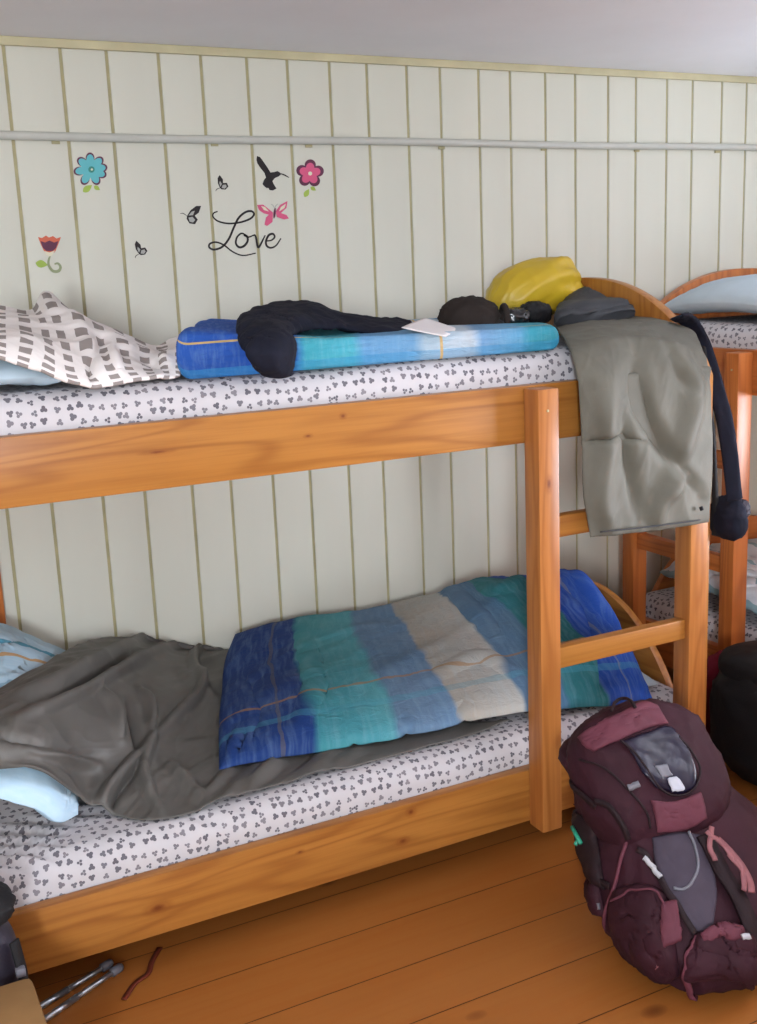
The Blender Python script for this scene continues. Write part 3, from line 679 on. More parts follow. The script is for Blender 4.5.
# dark hat: open crumpled crown
def blob(name, c, ax, r, mat, parent=None, amp=.1, fr=6, sd=0, label=None, cat=None, pw=2.0, seg=48, rg=32, fx=None):
    """closed rounded lump: axes ax (3x3 rows), radii r"""
    ax = np.array(ax, float); ax /= np.linalg.norm(ax, axis=1)[:, None]; c = np.array(c, float); r = np.array(r, float)
    th = np.linspace(0, math.pi, rg)[1:-1]; ph = np.linspace(0, 2*math.pi, seg, endpoint=False)
    def se(t, e): return np.sign(t)*np.abs(t)**e
    T_, Ph = np.meshgrid(th, ph, indexing='ij'); e = 2.0/pw
    L_ = np.stack([se(np.cos(T_), e), se(np.sin(T_), e)*se(np.cos(Ph), e), se(np.sin(T_), e)*se(np.sin(Ph), e)], -1)
    if fx is not None: L_ = fx(L_)
    W_ = (L_*r)@ax+c; dn = (W_-c)/np.linalg.norm(W_-c, axis=-1, keepdims=True)
    W_ = W_+dn*(folds(W_, amp*r.min(), fr/r.max()*.35, sd))[..., None]
    v, f = loft_vf(W_)
    o = obj(name, v, f, mat, parent)
    if parent is None: tag(o, label, cat)
    return o
hat = root('hat', tuple(Y(470, 330, -.70)), 'crumpled dark brown hat resting on the upper duvet beside the paper', 'hat')
hc = Y(469, 322, -.70)
blob('crown', hc+np.array([0, 0, .004]), [(.9, -.45, 0), (.45, .9, 0), (0, 0, 1)], (.070, .075, .054), M['brownblack'], hat, .18, 5, 3, pw=2.3)
v, f = tube_vf([hc+np.array([.062+.012*math.cos(a)*1.0, -.052+.030*math.cos(a), .0+.034*math.sin(a)]) for a in np.linspace(0, 2*math.pi, 26)], .007, 8); obj('brim', v, f, M['brownblack'], hat)
blob('ear_flap', Y(492, 326, -.72), [(1, .1, -.2), (.1, 1, 0), (0, 0, 1)], (.040, .030, .022), M['black'], hat, .2, 5, 6)
blob('pouch', Y(512, 319, -.64), [(1, -.3, 0), (.3, 1, 0), (0, 0, 1)], (.042, .040, .027), M['gloss'], None, .35, 5, 9, 'small glossy black pouch between the hat and the yellow sack', 'pouch', 2.6)
blob('sock', Y(535, 313, -.60), [(1, .3, 0), (-.3, 1, 0), (0, 0, 1)], (.045, .035, .028), M['black'], None, .3, 5, 12, 'balled black sock in front of the yellow sack', 'sock', 2.4)
# yellow stuff sack
sk = root('stuff_sack', tuple(Y(530, 310, -.42)), 'mustard yellow stuff sack with a drawn neck, on the upper bunk', 'bag')
A_, B_ = Y(488, 301, -.44), Y(573, 278, -.44); dirn = (B_-A_)/np.linalg.norm(B_-A_); dep = np.array([-dirn[1]*0-.2, 1, 0]); dep -= dirn*(dep@dirn); dep /= np.linalg.norm(dep); upv = np.cross(dirn, dep); upv *= np.sign(upv[2])
Ltot = np.linalg.norm(B_-A_); rings = []
tt = np.linspace(0, 1, 60)
prof = np.interp(tt, [0, .04, .15, .35, .6, .78, .88, .94, .98, 1], [.004, .030, .058, .078, .086, .083, .070, .052, .026, .010])
for t, rr in zip(tt, prof):
    c = A_+dirn*Ltot*t+upv*(.012*math.sin(t*3)-.012)
    ph = np.linspace(0, 2*math.pi, 72, endpoint=False)
    pl = 1+.07*np.sin(ph*9+2)*np.clip((t-.55)/.35, 0, 1)+.03*np.sin(ph*4+t*6)
    rings.append(c+(np.cos(ph)*rr*1.15*pl)[:, None]*dep+(np.sin(ph)*rr*.92*pl)[:, None]*upv)
R_ = np.array(rings); dn = R_-R_.mean(1, keepdims=True); dn /= np.linalg.norm(dn, axis=-1, keepdims=True)+1e-9
R_ = R_+dn*(folds(R_, .014, 9, 3, dirn, .25))[..., None]
v, f = loft_vf(R_); obj('sack', v, f, M['yellow'], sk)
v, f = tube_vf(cr([B_-dirn*.004, B_+dirn*.008+upv*.008, B_+dirn*.014+np.array([0, 0, -.01]), B_+dirn*.012+np.array([0, 0, -.03])], 20), .0022, 6); obj('drawcord', v, f, M['black'], sk)
blob('toggle', B_+dirn*.009+upv*.006, [dirn, dep, upv], (.010, .008, .009), M['buckle'], sk, 0.0)
# black folded fabric by the arch
bf = [[Y(562, 303, -.54), Y(585, 296, -.52), Y(608, 292, -.50), Y(626, 292, -.50)],
      [Y(557, 310, -.66), Y(585, 303, -.64), Y(610, 299, -.62), Y(630, 299, -.62)],
      [Y(554, 316, -.74), Y(580, 311, -.73), Y(608, 309, -.72), Y(634, 308, -.72)],
      [Y(557, 321, -.76), Y(582, 322, -.76), Y(610, 320, -.75), Y(634, 317, -.74)]]
soft('folded_jacket', bf, 70, 90, M['slate'], .024, .024, 9, [(.012, 8, 3, (1, 0, .15), .15)], cre=[([Y(560, 306, -.6), Y(590, 303, -.6), Y(632, 300, -.6)], .008, -.014), ([Y(575, 296, -.5), Y(628, 293, -.5)], .008, .010), ([Y(556, 314, -.66), Y(595, 314, -.66), Y(632, 310, -.66)], .007, -.010)],
     subf=lambda g_: np.concatenate([np.minimum(g_[..., :1], 1.815), g_[..., 1:]], -1),
     label='dark slate folded jacket lying against the arched end board of the upper bunk', cat='clothing')
# grey trousers hanging over the rail
tr = root('trousers', tuple(Y(640, 520, -1.03)), 'grey olive trousers hung over the upper bunk rail and ladder', 'trousers')
tn = [[Y(553, 322, -.66), Y(585, 318, -.66), Y(615, 316, -.66), Y(648, 314, -.66), Y(676, 318, -.72)],
      [Y(560, 333, -.82), Y(592, 326, -.82), Y(625, 323, -.82), Y(660, 322, -.84), Y(693, 332, -.88)],
      [Y(568, 348, -.955), Y(600, 341, -.965), Y(633, 338, -.97), Y(668, 338, -.975), Y(703, 350, -.97)],
      [Y(576, 372, -1.005), Y(606, 368, -1.02), Y(640, 366, -1.025), Y(675, 366, -1.025), Y(709, 374, -1.01)],
      [Y(580, 410, -1.015), Y(610, 410, -1.035), Y(643, 410, -1.03), Y(677, 410, -1.035), Y(711, 410, -1.02)],
      [Y(582, 450, -1.02), Y(612, 450, -1.03), Y(645, 450, -1.04), Y(679, 450, -1.035), Y(712, 450, -1.025)],
      [Y(583, 495, -1.02), Y(614, 495, -1.035), Y(646, 494, -1.035), Y(680, 492, -1.04), Y(712, 488, -1.03)],
      [Y(590, 537, -1.025), Y(618, 535, -1.035), Y(649, 531, -1.035), Y(681, 527, -1.04), Y(709, 522, -1.03)]]
soft('trouser_legs', tn, 190, 130, M['trouser'], .005, None, 14, [(.012, 3.2, 21, (.3, 0, 1), .28), (.003, 9, 4, (.3, 0, 1), .4)], parent=tr,
     cre=[([Y(a, b, -1.03) for a, b in q], w_, h_*1.5) for q, w_, h_ in (([(665, 352), (688, 376), (690, 405), (682, 440), (668, 490)], .020, .018), ([(635, 352), (640, 400), (662, 445), (700, 500)], .018, -.020),
          ([(600, 385), (607, 440), (602, 500), (612, 535)], .020, .014), ([(584, 442), (615, 437), (650, 441)], .007, -.008), ([(625, 400), (628, 460), (640, 520)], .014, -.012), ([(690, 470), (660, 500), (655, 528)], .016, .014), ([(590, 345), (640, 342), (690, 352)], .012, .008), ([(660, 340), (690, 395)], .012, -.010))],
     subf=lambda g_: np.concatenate([g_[..., :1], np.where(g_[..., 2:3] < 1.10, np.minimum(g_[..., 1:2], -1.014), g_[..., 1:2]), g_[..., 2:3]], -1))
v, f = ribbon_vf(cr([Y(600, 532, -1.045), Y(650, 526.5, -1.05), Y(700, 520, -1.048)], 30), .003, (0, -1, 0), .0015); obj('hem_seam', v, f, M['slate'], tr)
v, f = tube_vf([Y(700, 509, -1.047), Y(703, 508, -1.052)], .005, 10); obj('button', v, f, M['black'], tr)
v, f = tube_vf([Y(573+0, 322, -.70)+np.array([0, 0, .004]), Y(555, 320, -.66)+np.array([0, 0, .004])], .006, 8); obj('waistband', v, f, M['trouser'], tr)
# navy strap / sleeve hanging outside the end panel
js = root('jacket', tuple(P(728, 520, 'x', 1.93)), 'dark navy jacket with a long strap hanging over the bunk end beside the trousers', 'clothing')
X_ = lambda a, b, v=1.905: P(a, b, 'x', v)
st = [[X_(670, 319, 1.80), X_(678, 323, 1.86), X_(687, 343, 1.900), X_(699, 372, 1.90), X_(713, 408, 1.90), X_(721, 452, 1.90), X_(727, 502, 1.90)],
      [X_(682, 314, 1.80), X_(694, 316, 1.86), X_(708, 337, 1.925), X_(719, 368, 1.93), X_(729, 405, 1.93), X_(737, 450, 1.93), X_(743, 498, 1.93)]]
st = np.array(st); st = np.stack([st[0], (st[0]+st[1])/2+np.array([.004, -.006, 0]), st[1]])
soft('strap', st, 24, 130, M['navy'], .008, None, 5, [(.006, 10, 5, (0, 0, 1), .3)], parent=js)
blob('hood', P(728, 518, 'x', 1.935), [(.2, 1, 0), (1, -.2, 0), (0, 0, 1)], (.060, .036, .054), M['navy'], js, .18, 3, 4, pw=2.3)
blob('cuff', P(740, 509, 'x', 1.95), [(.2, 1, .2), (1, -.2, 0), (0, -.2, 1)], (.026, .024, .026), M['purpleblack'], js, .2, 5, 8)
lf = [[X_(700, 345, 1.90), X_(702, 400, 1.90), X_(712, 450, 1.90), X_(712, 500, 1.905), X_(712, 535, 1.91)], [X_(706, 347, 1.905), X_(712, 400, 1.905), X_(716, 450, 1.905), X_(718, 500, 1.91), X_(722, 538, 1.915)]]
lf = np.array(lf); soft('sleeve', np.stack([lf[0], (lf[0]+lf[1])/2, lf[1]]), 12, 80, M['black'], .006, None, 5, [(.004, 10, 5, (0, 0, 1), .3)], parent=js)

# ---- right bunk bedding
soft('pillow', [[(2.33, -.78, 1.190), (2.50, -.79, 1.195), (2.75, -.79, 1.195), (3.02, -.78, 1.19)],
                [(2.34, -.58, 1.215), (2.50, -.58, 1.225), (2.75, -.58, 1.225), (3.02, -.58, 1.21)],
                [(2.35, -.36, 1.215), (2.52, -.36, 1.230), (2.75, -.36, 1.23), (3.02, -.36, 1.21)],
                [(2.36, -.20, 1.190), (2.52, -.20, 1.20), (2.75, -.20, 1.20), (3.02, -.20, 1.19)]],
     60, 80, M['greyblue'], .058, .046, 3.0, [(.008, 5, 2, None, 1)], label='plain grey-blue pillow on the top of the right-hand bunk', cat='pillow')
soft('duvet', [[(2.345, -1.2, .318), (2.60, -1.2, .33), (3.1, -1.2, .32)], [(2.345, -.8, .33), (2.6, -.8, .35), (3.1, -.8, .34)], [(2.35, -.5, .35), (2.6, -.5, .38), (3.1, -.5, .36)], [(2.36, -.22, .36), (2.6, -.22, .40), (3.1, -.22, .38)]],
     80, 90, M['whiteline'], .040, .022, 8, [(.016, 5, 2, None, 1), (.006, 12, 6, None, 1)], label='white duvet with thin teal lines on the bottom of the right-hand bunk', cat='duvet')

# ------------------------------------------------------------------ wall decals
YW = -.0012
M['d_black'] = plain('black_vinyl', (34, 28, 30), .6, var=.05); M['d_blue'] = plain('blue_vinyl', (98, 182, 190), .6, var=.08)
M['d_plum'] = plain('plum_vinyl', (98, 50, 74), .6, var=.08); M['d_pink'] = plain('pink_vinyl', (214, 92, 130), .6, var=.06)
M['d_green'] = plain('leaf_green_vinyl', (160, 184, 82), .6, var=.08); M['d_orange'] = plain('orange_vinyl', (206, 104, 78), .6, var=.08)
M['d_cream'] = plain('cream_vinyl', (222, 216, 190), .6, var=.04); M['d_teal'] = plain('teal_vinyl', (58, 136, 124), .6, var=.05)
M['d_sage'] = plain('sage_vinyl', (150, 158, 120), .6, var=.05); M['d_grey'] = plain('pale_grey_vinyl', (168, 168, 162), .6, var=.05)
def flat(name, polys, mat, parent, lay=0):
    """one thin vinyl piece per outline, laid on the wall"""
    for i, q in enumerate(polys):
        y = YW-.0004*lay-.00006*i; q = np.array(q, float); n = len(q)
        a = np.array([Y(x, z, y) for x, z in q]); b = a.copy(); b[:, 1] = y+.0003
        obj(name, np.concatenate([a, b, [a.mean(0)]]), [(k, (k+1) % n, 2*n) for k in range(n)]+[((k+1) % n, k, k+n, (k+1) % n+n) for k in range(n)], mat, parent, smooth=False)
def ell(cx, cy, a, b, rot=0, n=20):
    r = math.radians(rot); return [(cx+a*math.cos(t)*math.cos(r)-b*math.sin(t)*math.sin(r), cy+a*math.cos(t)*math.sin(r)+b*math.sin(t)*math.cos(r)) for t in np.linspace(0, 2*math.pi, n, endpoint=False)]
def leaf(x0, y0, x1, y1, w):
    d = np.array([x1-x0, y1-y0]); p = np.array([-d[1], d[0]])/np.linalg.norm(d); a = [np.array([x0, y0])+d*t+p*w*math.sin(math.pi*t**.8) for t in np.linspace(0, 1, 10)]
    b = [np.array([x0, y0])+d*t-p*w*math.sin(math.pi*t**.8) for t in np.linspace(1, 0, 10)]; return [tuple(q) for q in a+b[1:-1]]
def rib(name, paths, mat, parent, lay=0):
    mb = MB(); y = YW-.0004*lay
    for pth, wd in paths:
        c = cr(np.array(pth, float), 14*len(pth)); p3 = np.array([Y(a, b, y) for a, b in c])
        t = np.linspace(0, 1, len(c)); ww = wd*.00275*(.55+.45*np.sin(math.pi*t))
        v, f = ribbon_vf(p3, ww, (0, -1, 0), .0003); mb.add(v, f)
    return mb.build(name, mat, parent, smooth=False)
def decal(name, px, py, label, cat='wall sticker'): return root(name, tuple(Y(px, py, 0)), label, cat)
d = decal('flower_decal', 91, 188, 'blue flower sticker with plum-edged petals on the board wall')
c0 = (90.5, 169.5); A8 = [(-92, 0), (-45, 0), (-8, 0), (22, 0), (62, 0), (118, 0), (172, 0), (222, 0)]
flat('petal_edge', [ell(c0[0]+11.5*math.cos(math.radians(a)), c0[1]+11.5*math.sin(math.radians(a)), 5.6, 4.4, a) for a, _ in A8], M['d_plum'], d, 0)
flat('petal', [ell(c0[0]+8.8*math.cos(math.radians(a)), c0[1]+8.8*math.sin(math.radians(a)), 6.4, 3.9, a) for a, _ in A8], M['d_blue'], d, 1)
flat('flower_heart', [ell(c0[0], c0[1], 7.5, 7.5)], M['d_blue'], d, 2)
flat('flower_centre', [ell(c0[0]+1, c0[1], 3.2, 3.2)], M['d_teal'], d, 3); flat('flower_dot', [ell(c0[0]+1.4, c0[1], 1.1, 1.1)], M['d_cream'], d, 4)
flat('leaf', [leaf(83, 192, 92, 185, 3.2), leaf(94, 186, 100, 190, 2.2)], M['d_green'], d, 0)
d = decal('tulip_decal', 50, 270, 'small maroon and orange tulip sticker with a curled stem on the wall')
flat('tulip_petals', [[(38, 237), (42, 238), (46, 235.5), (49, 237.5), (53, 236), (56.5, 238.5), (61, 237), (58, 245), (55, 252), (49.5, 256), (44, 251), (41, 245)]], M['d_orange'], d, 0)
flat('tulip_cup', [[(40.5, 241), (45, 242.5), (49.5, 240.5), (54, 242.5), (58.5, 241), (56, 248), (52.5, 251), (46.5, 251), (43, 248)]], M['d_plum'], d, 1)
flat('tulip_base', [[(44.5, 251), (49.5, 252.5), (55, 250.5), (52, 255.5), (49, 256.5), (46, 254.5)]], M['d_cream'], d, 2)
flat('leaf', [leaf(35.5, 263, 48, 265, 3.8)], M['d_green'], d, 0)
rib('stem', [([(50, 256), (48.5, 261), (49, 266), (53, 271), (58.5, 271), (60.5, 267), (58, 263.5), (54.5, 264)], 2.6)], M['d_sage'], d, 1)
d = decal('flower_decal', 310, 190, 'pink flower sticker with five plum petals at the right of the stickers')
c1 = (310, 173.5); A5 = [-88, -16, 58, 128, 200]
flat('petal_edge', [ell(c1[0]+8.6*math.cos(math.radians(a)), c1[1]+8.6*math.sin(math.radians(a)), 5.6, 5.6) for a in A5], M['d_plum'], d, 0)
flat('petal', [ell(c1[0]+5.6*math.cos(math.radians(a)), c1[1]+5.6*math.sin(math.radians(a)), 5.2, 4.2, a) for a in A5], M['d_pink'], d, 1)
flat('flower_heart', [ell(c1[0], c1[1], 5, 5)], M['d_pink'], d, 2)
flat('flower_centre', [ell(c1[0]+.2, c1[1], 2, 2)], M['d_cream'], d, 3)
flat('leaf', [leaf(304.5, 197, 309, 189, 2.6), leaf(310.5, 187, 316, 190.5, 2)], M['d_green'], d, 0)
d = decal('butterfly_decal', 273, 213, 'pink butterfly sticker above the word on the wall')
flat('wing', [[(257, 205), (263, 204.5), (270, 210), (273.5, 213), (270, 215), (264, 213.5), (259, 210)], [(287.5, 201), (286.5, 208), (281, 213), (276, 214), (276, 211), (280, 205)]], M['d_pink'], d, 0)
flat('wing_spot', [[(261, 206), (265, 207), (269, 211.5), (264, 210)], [(286, 203.5), (284.5, 208), (279, 211.5), (281, 207)]], M['d_cream'], d, 1)
flat('lower_wing', [[(273, 213.5), (272.5, 222), (267, 226), (264.5, 224.5), (266, 217.5), (269.5, 214)], [(276, 213.5), (281, 213), (286.5, 215), (289, 218.5), (284, 219.5), (277, 217)]], M['d_pink'], d, 2)
flat('body', [ell(274.6, 213, 1.1, 5.5, 6)], M['d_plum'], d, 3)
rib('antenna', [([(274.5, 208), (273, 205.5), (271, 204)], .8), ([(275, 208), (276, 205.5), (278, 204)], .8)], M['d_grey'], d, 3)
d = decal('hummingbird_decal', 270, 190, 'black hummingbird silhouette sticker with a long thin beak')
flat('bird_body', [[(257, 156), (260, 157), (263, 161), (267.5, 167.5), (270.5, 172.5), (274.5, 172), (277.5, 171), (280, 172.5), (281, 174.5), (278.5, 176.5), (275, 178), (272.5, 181), (273.5, 184), (276.5, 188.5), (273, 190.5), (269.5, 190), (268.5, 188), (266.5, 188), (264, 186), (262.5, 184), (264, 180), (266, 177.5), (264.5, 173), (260.5, 168), (257.5, 163.5), (256.5, 160)]], M['d_black'], d, 0)
rib('beak', [([(280, 173.5), (284, 174.8), (289, 177.5)], 1.3)], M['d_black'], d, 1)
def bfly(x, y, s, rot, label):
    d = decal('butterfly_decal', x, y+5, label); r = math.radians(rot)
    def T(q): return [(x+s*(a*math.cos(r)-b*math.sin(r)), y+s*(a*math.sin(r)+b*math.cos(r))) for a, b in q]
    flat('wing_edge', [T([(0, 0), (2, -4.5), (5.5, -8), (9, -8.5), (8, -3.5), (5.5, -1), (8, 1.5), (6.5, 5), (2.5, 5), (0, 2)])], M['d_black'], d, 0)
    flat('wing', [T([(1, -.5), (3, -3.6), (5, -4.5), (4.2, -1.2)]), T([(1.2, 1), (4, 0), (6.2, 2), (5, 4), (2.5, 3.8)])], M['d_grey'], d, 1)
    rib('antenna', [(T([(0, 0), (-3, -1.5), (-5, -1)]), .7)], M['d_black'], d, 1)
bfly(187, 216, 1.4, 8, 'largest of the small black butterflies, left of the word')
bfly(220, 188, 1.05, -48, 'tiny black and white butterfly sticker nearest the top, below the pipe')
bfly(139, 254, 1.1, -58, 'small black and white butterfly sticker farthest left, low between two flowers')
d = decal('lettering_decal', 245, 250, 'dark script lettering of the word Love on the board wall', 'lettering')
def Lz(q): return [(170+a/4.453, 140+b/4.453) for a, b in q]
rib('letter', [(Lz([(212, 318), (194, 326), (192, 342), (215, 362), (262, 372), (315, 366), (358, 350), (374, 330), (362, 317), (335, 322), (305, 348), (284, 390), (262, 440), (232, 476), (196, 488), (175, 478), (178, 462), (205, 455), (240, 468), (280, 498), (325, 514), (382, 504)]), 2.1)], M['d_black'], d, 0)
rib('letter', [(Lz([(340, 424), (318, 416), (298, 434), (294, 462), (310, 478), (332, 470), (346, 448), (342, 428), (330, 424), (350, 432), (372, 424)]), 2.2)], M['d_black'], d, 1)
rib('letter', [(Lz([(368, 426), (378, 424), (384, 440), (390, 474), (398, 474), (412, 448), (424, 424)]), 2.2)], M['d_black'], d, 2)
rib('letter', [(Lz([(430, 450), (452, 446), (466, 432), (458, 418), (440, 424), (428, 448), (430, 470), (448, 480), (472, 470), (494, 438)]), 2.2)], M['d_black'], d, 0)

# ------------------------------------------------------------------ maroon backpack
bp = root('backpack', (1.44, -1.33, 0), 'large maroon hiking backpack leaning on the bunk ladder', 'backpack')
def ring_se(cx, cy, z, a, b, pw=2.8, n=96, tilt=0, rot=0):
    ph = np.linspace(0, 2*math.pi, n, endpoint=False); e = 2/pw
    x = np.sign(np.cos(ph))*np.abs(np.cos(ph))**e*a; y = np.sign(np.sin(ph))*np.abs(np.sin(ph))**e*b
    c, s = math.cos(rot), math.sin(rot); X, Yy = x*c-y*s, x*s+y*c
    return np.c_[cx+X, cy+Yy, z+tilt*Yy]
def loft_rings(keys, n):
    K = np.array(keys, float); k = cr(K, n); return k
RT = math.radians(-4)
keys = [(1.450, -1.415, .004, .130, .125), (1.450, -1.415, .020, .178, .165), (1.452, -1.405, .075, .205, .190), (1.455, -1.365, .150, .205, .180), (1.455, -1.285, .225, .178, .150), (1.440, -1.235, .295, .150, .130), (1.430, -1.215, .345, .150, .135), (1.430, -1.205, .365, .08, .08)]
kk = loft_rings(keys, 70)
body = np.array([ring_se(a, b, z, c, d_, 2.9, 120, 0, RT) for a, b, z, c, d_ in kk])
dn = body-body.mean(1, keepdims=True); dn /= np.linalg.norm(dn, axis=-1, keepdims=True)
body = body+dn*(folds(body, .016, 7, 4, (0, .3, 1), .5)+folds(body, .005, 20, 2))[..., None]
body[..., 2] = np.maximum(body[..., 2], .002)
v, f = loft_vf(body); ob = obj('pack_body', v, f, M['maroon'], bp); bvh_v = v; bvh_f = f
BV = BVHTree.FromPolygons([Vector(q) for q in v], f)
# lid: a domed cap tipped towards the room
ln = np.array([-.12, -.72, .69]); ln /= np.linalg.norm(ln)
lx = np.array([1, -.12, 0]); lx -= ln*(lx@ln); lx /= np.linalg.norm(lx); ly = np.cross(ln, lx)
lc = np.array([1.415, -1.268, .315]); rings = []
for h, sc_ in [(-.050, .80), (-.040, .94), (-.022, 1.0), (.0, 1.01), (.022, .985), (.044, .93), (.062, .84), (.074, .72), (.083, .55), (.088, .35), (.090, .12)]:
    ph = np.linspace(0, 2*math.pi, 96, endpoint=False); e = 2/2.7
    x = np.sign(np.cos(ph))*np.abs(np.cos(ph))**e*.160*sc_; y = np.sign(np.sin(ph))*np.abs(np.sin(ph))**e*.152*sc_
    rings.append(lc+x[:, None]*lx+y[:, None]*ly+ln*h)
R_ = cr(np.array(rings), 50); dn = R_-lc; dn /= np.linalg.norm(dn, axis=-1, keepdims=True)
R_ = R_+dn*(folds(R_, .012, 8, 9, lx, .5)+folds(R_, .004, 22, 2))[..., None]
v, f = loft_vf(R_); lid = obj('lid', v, f, M['maroon'], bp); BL_ = BVHTree.FromPolygons([Vector(q) for q in v], f)
def hit(px, py, bv=BV, out=.002):
    d = CF + CR*((px-378.5)/FPX) - CU*((py-512.0)/FPX); d = Vector(d).normalized()
    r = bv.ray_cast(Vector(CP), d)
    if r[0] is None:
        r = bv.find_nearest(Vector(CP)+d*((Vector((1.43, -1.3, .2))-Vector(CP)).dot(d))); p, nn = r[0], r[1]
    else: p, nn = r[0], r[1]
    if nn.dot(d) > 0: nn = -nn
    return np.array(p+nn*out), np.array(nn)
def patch(name, ctrl, mat, parent, bv=BV, t=.006, n=36, out=.003, fold=(.004, 14), e=6):
    c = np.array(ctrl, float); g2 = net(np.concatenate([c, np.zeros(c.shape[:2]+(1,))], -1), n, n)[..., :2]
    G = np.array([[hit(a, b, bv, out)[0] for a, b in row] for row in g2])
    for _ in range(3): G[1:-1, 1:-1] = (G[1:-1, 1:-1]*2+G[:-2, 1:-1]+G[2:, 1:-1]+G[1:-1, :-2]+G[1:-1, 2:])/6
    N = normals(G)
    if (N.reshape(-1, 3)@(CP-G.reshape(-1, 3).mean(0))).mean() < 0: G = G[:, ::-1]; N = -normals(G)*-1
    N = normals(G); pf = edge_prof(n, n, e)
    G = G+N*(pf*np.abs(folds(G, fold[0], fold[1], 3)))[..., None]
    v, f, uv = slab_vf(G, pf*t+.0008, .0015); return obj(name, v, f, mat, parent, uv=uv)
def strap(name, pth, wd, mat, parent, bv=BV, out=.004, th=.003, tube=False):
    c = cr(np.array(pth, float), 10*len(pth)); H = [hit(a, b, bv, out) for a, b in c]
    p = np.array([h[0] for h in H]); nn = np.array([h[1] for h in H])
    for _ in range(4): p[1:-1] = (p[:-2]+p[1:-1]*2+p[2:])/4; nn[1:-1] = (nn[:-2]+nn[1:-1]*2+nn[2:])/4
    v, f = tube_vf(p, wd/2, 8) if tube else ribbon_vf(p, wd, nn, th)
    return obj(name, v, f, mat, parent)
# lid details
patch('lid_seam_fold', [[(578, 738), (600, 724), (625, 712), (643, 704), (658, 707)], [(584, 746), (606, 735), (628, 724), (646, 716), (663, 716)], [(594, 752), (612, 744), (634, 734), (650, 728), (668, 724)]], M['maroon_light'], lid, BL_, .006, 30, .003, (.010, 18))
patch('mesh_window', [[(622, 742), (645, 734), (668, 727), (680, 740)], [(632, 755), (652, 748), (676, 744), (692, 760)], [(642, 772), (660, 768), (680, 766), (696, 778)], [(655, 788), (668, 792), (682, 794), (693, 788)]], M['window_mesh'], lid, BL_, .003, 30, .004, (.004, 14), 10)
patch('white_card', [[(665, 780), (675, 778)], [(670, 793), (683, 791)]], M['card'], lid, BL_, .001, 8, .011, (.001, 5), 40)
patch('grey_card', [[(652, 767), (666, 765)], [(660, 780), (672, 777)]], M['pipinggrey'], lid, BL_, .001, 8, .009, (.001, 5), 40)
strap('window_piping', [(620, 742), (632, 752), (644, 768), (656, 786), (668, 795), (684, 795), (695, 786), (698, 770), (690, 752), (678, 738)], .005, M['maroon_dark'], lid, BL_, .007, tube=True)
patch('lid_lip', [[(650, 800), (672, 802), (700, 792)], [(654, 815), (678, 815), (704, 805)], [(657, 832), (684, 829), (706, 818)]], M['maroon_light'], lid, BL_, .006, 26, .003, (.006, 12))
strap('buckle', [(628, 789), (638, 785)], .012, M['pipinggrey'], lid, BL_, .005, .006)
# front panel
patch('stretch_pocket', [[(652, 838), (678, 832), (700, 836)], [(655, 866), (686, 862), (712, 868)], [(668, 896), (694, 895), (716, 896)], [(690, 930), (702, 934), (712, 928)]], M['panelgrey'], bp, BV, .006, 36, .004, (.003, 12), 8)
strap('pocket_piping', [(686, 834), (692, 850), (696, 868), (690, 886), (682, 892), (672, 890)], .006, M['pipinggrey'], bp, BV, .013, tube=True)
strap('side_seam', [(628, 838), (622, 860), (616, 886), (606, 915), (606, 950), (620, 985)], .008, M['maroon_light'], bp, BV, .004, tube=True)
patch('lower_pocket', [[(690, 940), (712, 930), (738, 930), (752, 944)], [(684, 958), (708, 950), (736, 950), (754, 966)], [(682, 980), (706, 978), (734, 978), (752, 988)]], M['maroon'], bp, BV, .022, 34, .004, (.010, 12), 4)
patch('pocket_flap', [[(698, 934), (716, 927), (738, 928)], [(700, 944), (718, 937), (742, 940)]], M['maroon_light'], bp, BV, .010, 22, .022, (.006, 16), 5)
strap('zip', [(697, 938), (688, 952), (686, 970), (694, 990), (700, 1000)], .012, M['maroon_light'], bp, BV, .014, tube=False)
patch('side_pocket', [[(614, 890), (640, 884), (664, 892)], [(612, 920), (642, 916), (672, 920)], [(622, 955), (646, 950), (676, 945)], [(640, 985), (660, 985), (680, 975)]], M['maroon'], bp, BV, .016, 34, .003, (.012, 14), 5)
patch('pocket_panel', [[(664, 905), (674, 903)], [(662, 925), (678, 920)], [(666, 948), (682, 940)]], M['maroon_light'], bp, BV, .006, 18, .018, (.004, 14))
strap('compression_strap', [(640, 850), (650, 868), (662, 884), (676, 908), (694, 934)], .012, M['maroon_dark'], bp, BV, .014)
strap('buckle', [(643, 863), (651, 869), (661, 882)], .009, M['buckle'], bp, BV, .019, .005)
strap('buckle', [(595, 901), (604, 906)], .012, M['pipinggrey'], bp, BV, .009, .005)
strap('buckle', [(733, 942), (738, 940)], .010, M['buckle'], bp, BV, .042, .005)
strap('logo_patch', [(654, 951), (664, 962)], .017, M['webbing'], bp, BV, .020, .002)
strap('shoulder_strap', [(700, 838), (712, 860), (722, 880), (738, 905), (748, 935), (750, 975)], .030, M['maroon_dark'], bp, BV, .010, .008)
for pth, wd in (([(706, 832), (703, 850), (710, 868)], .010), ([(712, 846), (728, 862), (742, 884), (746, 900)], .013), ([(724, 862), (736, 878), (738, 898)], .010), ([(700, 838), (716, 850), (730, 868)], .009)):
    strap('webbing', pth, wd, M['webbing'], bp, BV, .026, .003)
strap('haul_loop', [(612, 716), (618, 706), (628, 704), (634, 711)], .007, M['maroon_dark'], lid, BL_, .012, tube=True)
strap('lid_strap', [(596, 800), (610, 806), (622, 822), (628, 838)], .012, M['maroon_dark'], lid, BL_, .006)
strap('side_strap', [(562, 772), (580, 790), (598, 806)], .012, M['maroon_dark'], lid, BL_, .006)
strap('side_strap', [(572, 850), (592, 872), (612, 886)], .012, M['maroon_dark'], bp, BV, .006)
